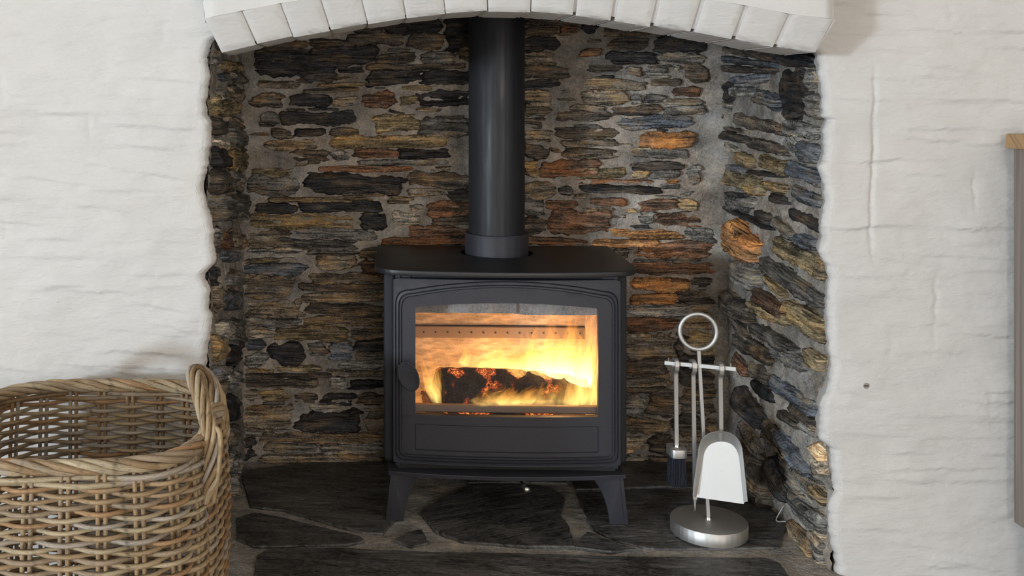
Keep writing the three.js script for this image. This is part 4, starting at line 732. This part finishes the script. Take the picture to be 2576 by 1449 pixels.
// ------------------------------------------------------------------ wicker basket
{
  const cx = -0.447, cz = 0.285, RIM = 0.385;
  const T = thing('wicker_basket', 'large square wicker log basket with a twisted side handle', 'basket', [cx, 0, cz]);
  const NS = 28, n = 3.6;
  const tbl = [];
  { let L = 0, pv = null; const K = 720; for (let i = 0; i <= K; i++) { const a = i / K * Math.PI * 2, c = Math.cos(a), s = Math.sin(a), p = [Math.sign(c) * Math.pow(Math.abs(c), 2 / n), Math.sign(s) * Math.pow(Math.abs(s), 2 / n)]; if (pv) L += Math.hypot(p[0] - pv[0], p[1] - pv[1]); tbl.push([L, ...p]); pv = p; } }
  const total = tbl[tbl.length - 1][0];
  const unit = (s) => { const L = ((s % 1) + 1) % 1 * total; let lo = 0, hi = tbl.length - 1; while (hi - lo > 1) { const m = (lo + hi) >> 1; if (tbl[m][0] <= L) lo = m; else hi = m; } const f = (L - tbl[lo][0]) / Math.max(1e-9, tbl[hi][0] - tbl[lo][0]); return [lerp(tbl[lo][1], tbl[hi][1], f), lerp(tbl[lo][2], tbl[hi][2], f)]; };
  const half = (y) => { const t = y / RIM; return [0.198 + 0.022 * Math.sin(Math.PI * clamp(0.12 + 0.72 * t, 0, 1)), 0.196 + 0.022 * Math.sin(Math.PI * clamp(0.12 + 0.72 * t, 0, 1))]; };
  const wallPt = (s, y, off) => { const [a, b] = half(y), p = unit(s), q = unit(s + 0.004), r = unit(s - 0.004), tx = (q[0] - r[0]) * a, tz = (q[1] - r[1]) * b, l = Math.hypot(tx, tz) || 1; return new THREE.Vector3(p[0] * a + tz / l * off, y, p[1] * b - tx / l * off); };
  const pal = [[0.41, 0.285, 0.16], [0.47, 0.35, 0.21], [0.46, 0.39, 0.32], [0.34, 0.225, 0.12], [0.50, 0.40, 0.26], [0.38, 0.285, 0.19], [0.42, 0.25, 0.125]];
  const pick = (k) => pal[Math.floor(hash2(Math.floor(k), 7, 5) * pal.length)];
  // upright stakes, in pairs
  for (let i = 0; i < NS; i++) for (const d of [-1, 1]) {
    const s0 = (i + 0.5) / NS, ds = d * 0.0036, pts = [];
    for (let k = 0; k <= 12; k++) pts.push(wallPt(s0 + ds, lerp(0.004, RIM - 0.004, k / 12), 0.0008 * Math.sin(i * 3 + k)));
    const c = pick(i * 2 + d + 400); mesh('stake', tube(pts, 0.0036, 7, { color: () => c }), M.wicker, T);
  }
  // weavers: each row passes before one pair of stakes and behind the next
  const ROWS = 42, ST = 12;
  for (let r = 0; r < ROWS; r++) {
    const y0 = 0.012 + r * 0.00835, pts = [], ph = rr(0, 60), rad = rr(0.0033, 0.0040), seg = [];
    for (let k = 0; k < NS * ST; k++) {
      const s = k / (NS * ST), w = Math.cos(Math.PI * (s * NS - 0.5 + r)), a = Math.sign(w) * Math.pow(Math.abs(w), 0.8);
      pts.push(wallPt(s, y0 + 0.0022 * n3(ph + s * 20, r * 0.3), 0.0076 * a + 0.001 * n3(s * 50, r)));
    }
    const start = Math.floor(rr(0, 9));
    mesh('weaver', tube(pts, rad, 7, { closed: true, color: (t, i) => { const q = Math.floor((i / ST + start + 0.5) / 7), c = pick(r * 31 + q); const [a, b] = pick(r * 31 + q + 1); const j = 1 + 0.16 * n3(i * 0.13, r * 1.7); return c.map((x) => x * j); } }), M.wicker, T);
  }
  // rolled border of four long rods twisted round the rim
  for (let k = 0; k < 5; k++) {
    const pts = [], m = 460; for (let i = 0; i < m; i++) { const s = i / m, a = s * 2 * Math.PI * 8 + k * Math.PI * 2 / 5, p = wallPt(s, RIM, 0.0098 * Math.cos(a)); p.y += 0.0072 * Math.sin(a) + 0.002 * n3(s * 30, k); pts.push(p); }
    mesh('border_rod', tube(pts, 0.0050, 7, { closed: true, color: (t, i) => pick(900 + k * 9 + Math.floor(i / 66)).map((x) => x * (1.0 + 0.15 * n3(i * 0.06, k))) }), M.wicker, T);
  }
  for (const d of [-0.016, -0.0235]) { const pts = [], m = 336; for (let i = 0; i < m; i++) { const s = i / m; pts.push(wallPt(s, RIM + d, 0.0072 * Math.cos(Math.PI * (s * NS * 0.5 + (d < -0.02 ? 1 : 0))) + 0.002)); } mesh('weaver', tube(pts, 0.0042, 7, { closed: true, color: (t, i) => pick(1200 + Math.floor(i / 60)) }), M.wicker, T); }
  // twisted handles over the two sides
  for (const sx of [1, -1]) {
    const hp = [[0.216, 0.30, 0.125], [0.224, 0.345, 0.118], [0.222, 0.39, 0.105], [0.200, 0.440, 0.065], [0.178, 0.464, 0.0], [0.192, 0.440, -0.055], [0.206, 0.392, -0.085], [0.212, 0.345, -0.092], [0.206, 0.30, -0.095]].map(([x, y, z]) => new THREE.Vector3(sx * x, y, z));
    const path = curve(hp, 90), hg = mesh('handle', tube(path, 0.0045, 7, { color: () => pal[0] }), M.wicker, T);
    for (let k = 0; k < 6; k++) {
      const pts = path.map((p, i) => { const t = path[Math.min(90, i + 1)].clone().sub(path[Math.max(0, i - 1)]).normalize(), u = new THREE.Vector3(1, 0, 0).addScaledVector(t, -t.x).normalize(), v = t.clone().cross(u), a = i / 90 * Math.PI * 2 * 2.6 + k * Math.PI / 3, r = 0.0076 * smooth(0, 0.1, i / 90) * smooth(1, 0.9, i / 90) + 0.002; return p.clone().addScaledVector(u, r * Math.cos(a)).addScaledVector(v, r * Math.sin(a)); });
      const c = pal[k % 5]; mesh('handle_rod', tube(pts, 0.0042, 7, { color: (t, i) => c.map((x) => x * (1 + 0.12 * n3(i * 0.2, k))) }), M.wicker, hg);
    }
    // loop rods that bind the handle into the border
    for (const z of [0.105, -0.09]) { const lp = [[0.226, 0.30, z + 0.012], [0.236, 0.36, z + 0.02], [0.232, 0.405, z], [0.205, 0.40, z - 0.012], [0.203, 0.36, z - 0.006], [0.214, 0.31, z]].map(([x, y, q]) => new THREE.Vector3(sx * (x - (z < 0 ? 0.020 : 0)), y, q)); mesh('binding_rod', tube(curve(lp, 30), 0.0042, 7, { color: () => pal[1] }), M.wicker, hg); }
  }
  // woven base
  mesh('base', (() => { const g = new THREE.CylinderGeometry(0.2, 0.2, 0.008, 48).translate(0, 0.010, 0); const c = []; for (let i = 0; i < g.attributes.position.count; i++) c.push(0.3, 0.22, 0.13); g.setAttribute('color', new THREE.Float32BufferAttribute(c, 3)); return g; })(), M.wicker, T);
}

// ------------------------------------------------------------------ cabinet at the right edge of the picture
{
  const x0 = P(2555, 700, EYE_Z - 0.024).x, xt = P(2528, 350, EYE_Z - 0.016).x, yT = P(2527, 335, EYE_Z).y, yB = P(2527, 372, EYE_Z).y, yF = P(2562, 1300, EYE_Z).y, D = 0.36, W = 0.8;
  const T = thing('cabinet', 'grey brown wooden cabinet with an oak top against the right wall', 'cabinet', [x0, 0, 0.024]);
  const q = (g, k = 1) => { const p = g.attributes.position, u = g.attributes.uv; for (let i = 0; i < p.count; i++) u.setXY(i, p.getZ(i) + p.getX(i) * 0.3, p.getY(i)); return g; };
  mesh('body', q(rbox(0, yF, 0.0, W, yB, D, 0.003)), M.greyWood, T);
  mesh('stile', q(rbox(-0.004, yF, 0.0, 0.01, yB, 0.035, 0.002)), M.greyWood, T);
  mesh('stile', q(rbox(-0.004, yF, D - 0.06, 0.01, yB, D, 0.002)), M.greyWood, T);
  const tg = rbox(xt - x0, yB, -0.008, W + 0.02, yT, D + 0.02, 0.003); { const p = tg.attributes.position, u = tg.attributes.uv; for (let i = 0; i < p.count; i++) u.setXY(i, p.getY(i) + p.getZ(i), p.getX(i) + p.getZ(i) * 0.4); }
  mesh('top', tg, M.oak, T).userData.label = 'honey coloured oak top';
  for (const [x, z] of [[0.03, 0.06], [W - 0.03, 0.06], [0.03, D - 0.03], [W - 0.03, D - 0.03]]) mesh('leg', rbox(x - 0.02, -0.004, z - 0.02, x + 0.02, yF + 0.002, z + 0.02, 0.003), M.greyWood, T);
  for (const k of [0, 1]) { const d = mesh('door', rbox(0.03 + k * 0.38, yF + 0.03, D, 0.39 + k * 0.38, yB - 0.03, D + 0.018, 0.003), M.greyWood, T); mesh('knob', new THREE.SphereGeometry(0.012, 16, 12).translate(k ? 0.44 : 0.36, 0.5, D + 0.028), M.oak, d); }
}
// ------------------------------------------------------------------ small things
{
  const p = P(2178, 970, EYE_Z - 0.006), T = thing('wall_screw', 'small shiny screw head in the white wall', 'screw', [p.x, p.y, 0.006]);
  const g = new THREE.CylinderGeometry(0.0055, 0.0062, 0.004, 14).rotateX(Math.PI / 2); mesh('head', g, M.chrome, T);
  mesh('slot', box(-0.0045, -0.0008, 0.0018, 0.0045, 0.0008, 0.0024), M.soot, T);
  mesh('shank', new THREE.CylinderGeometry(0.003, 0.003, 0.02, 10).rotateX(Math.PI / 2).translate(0, 0, -0.01), M.chrome, T);
}
{
  const a = onFloor(1953, 1310, 0.003), Z = EYE_Z - a.z;
  const s = mesh('plastic_tie_offcut', tube(curve([a.clone().add(new THREE.Vector3(0.018, 0, 0.004)), a, P(1962, 1288, Z), P(1976, 1266, Z)], 24), (t) => lerp(0.0016, 0.0005, t), 8), M.white, scene);
  tag(s, 'tiny white curved plastic offcut on the slate near the stone cheek', 'offcut');
}

scene.traverse((o) => { if (o.isMesh && o.material !== M.flame && o.material !== M.glass) { o.castShadow = true; o.receiveShadow = true; } });
renderer.render(scene, camera);
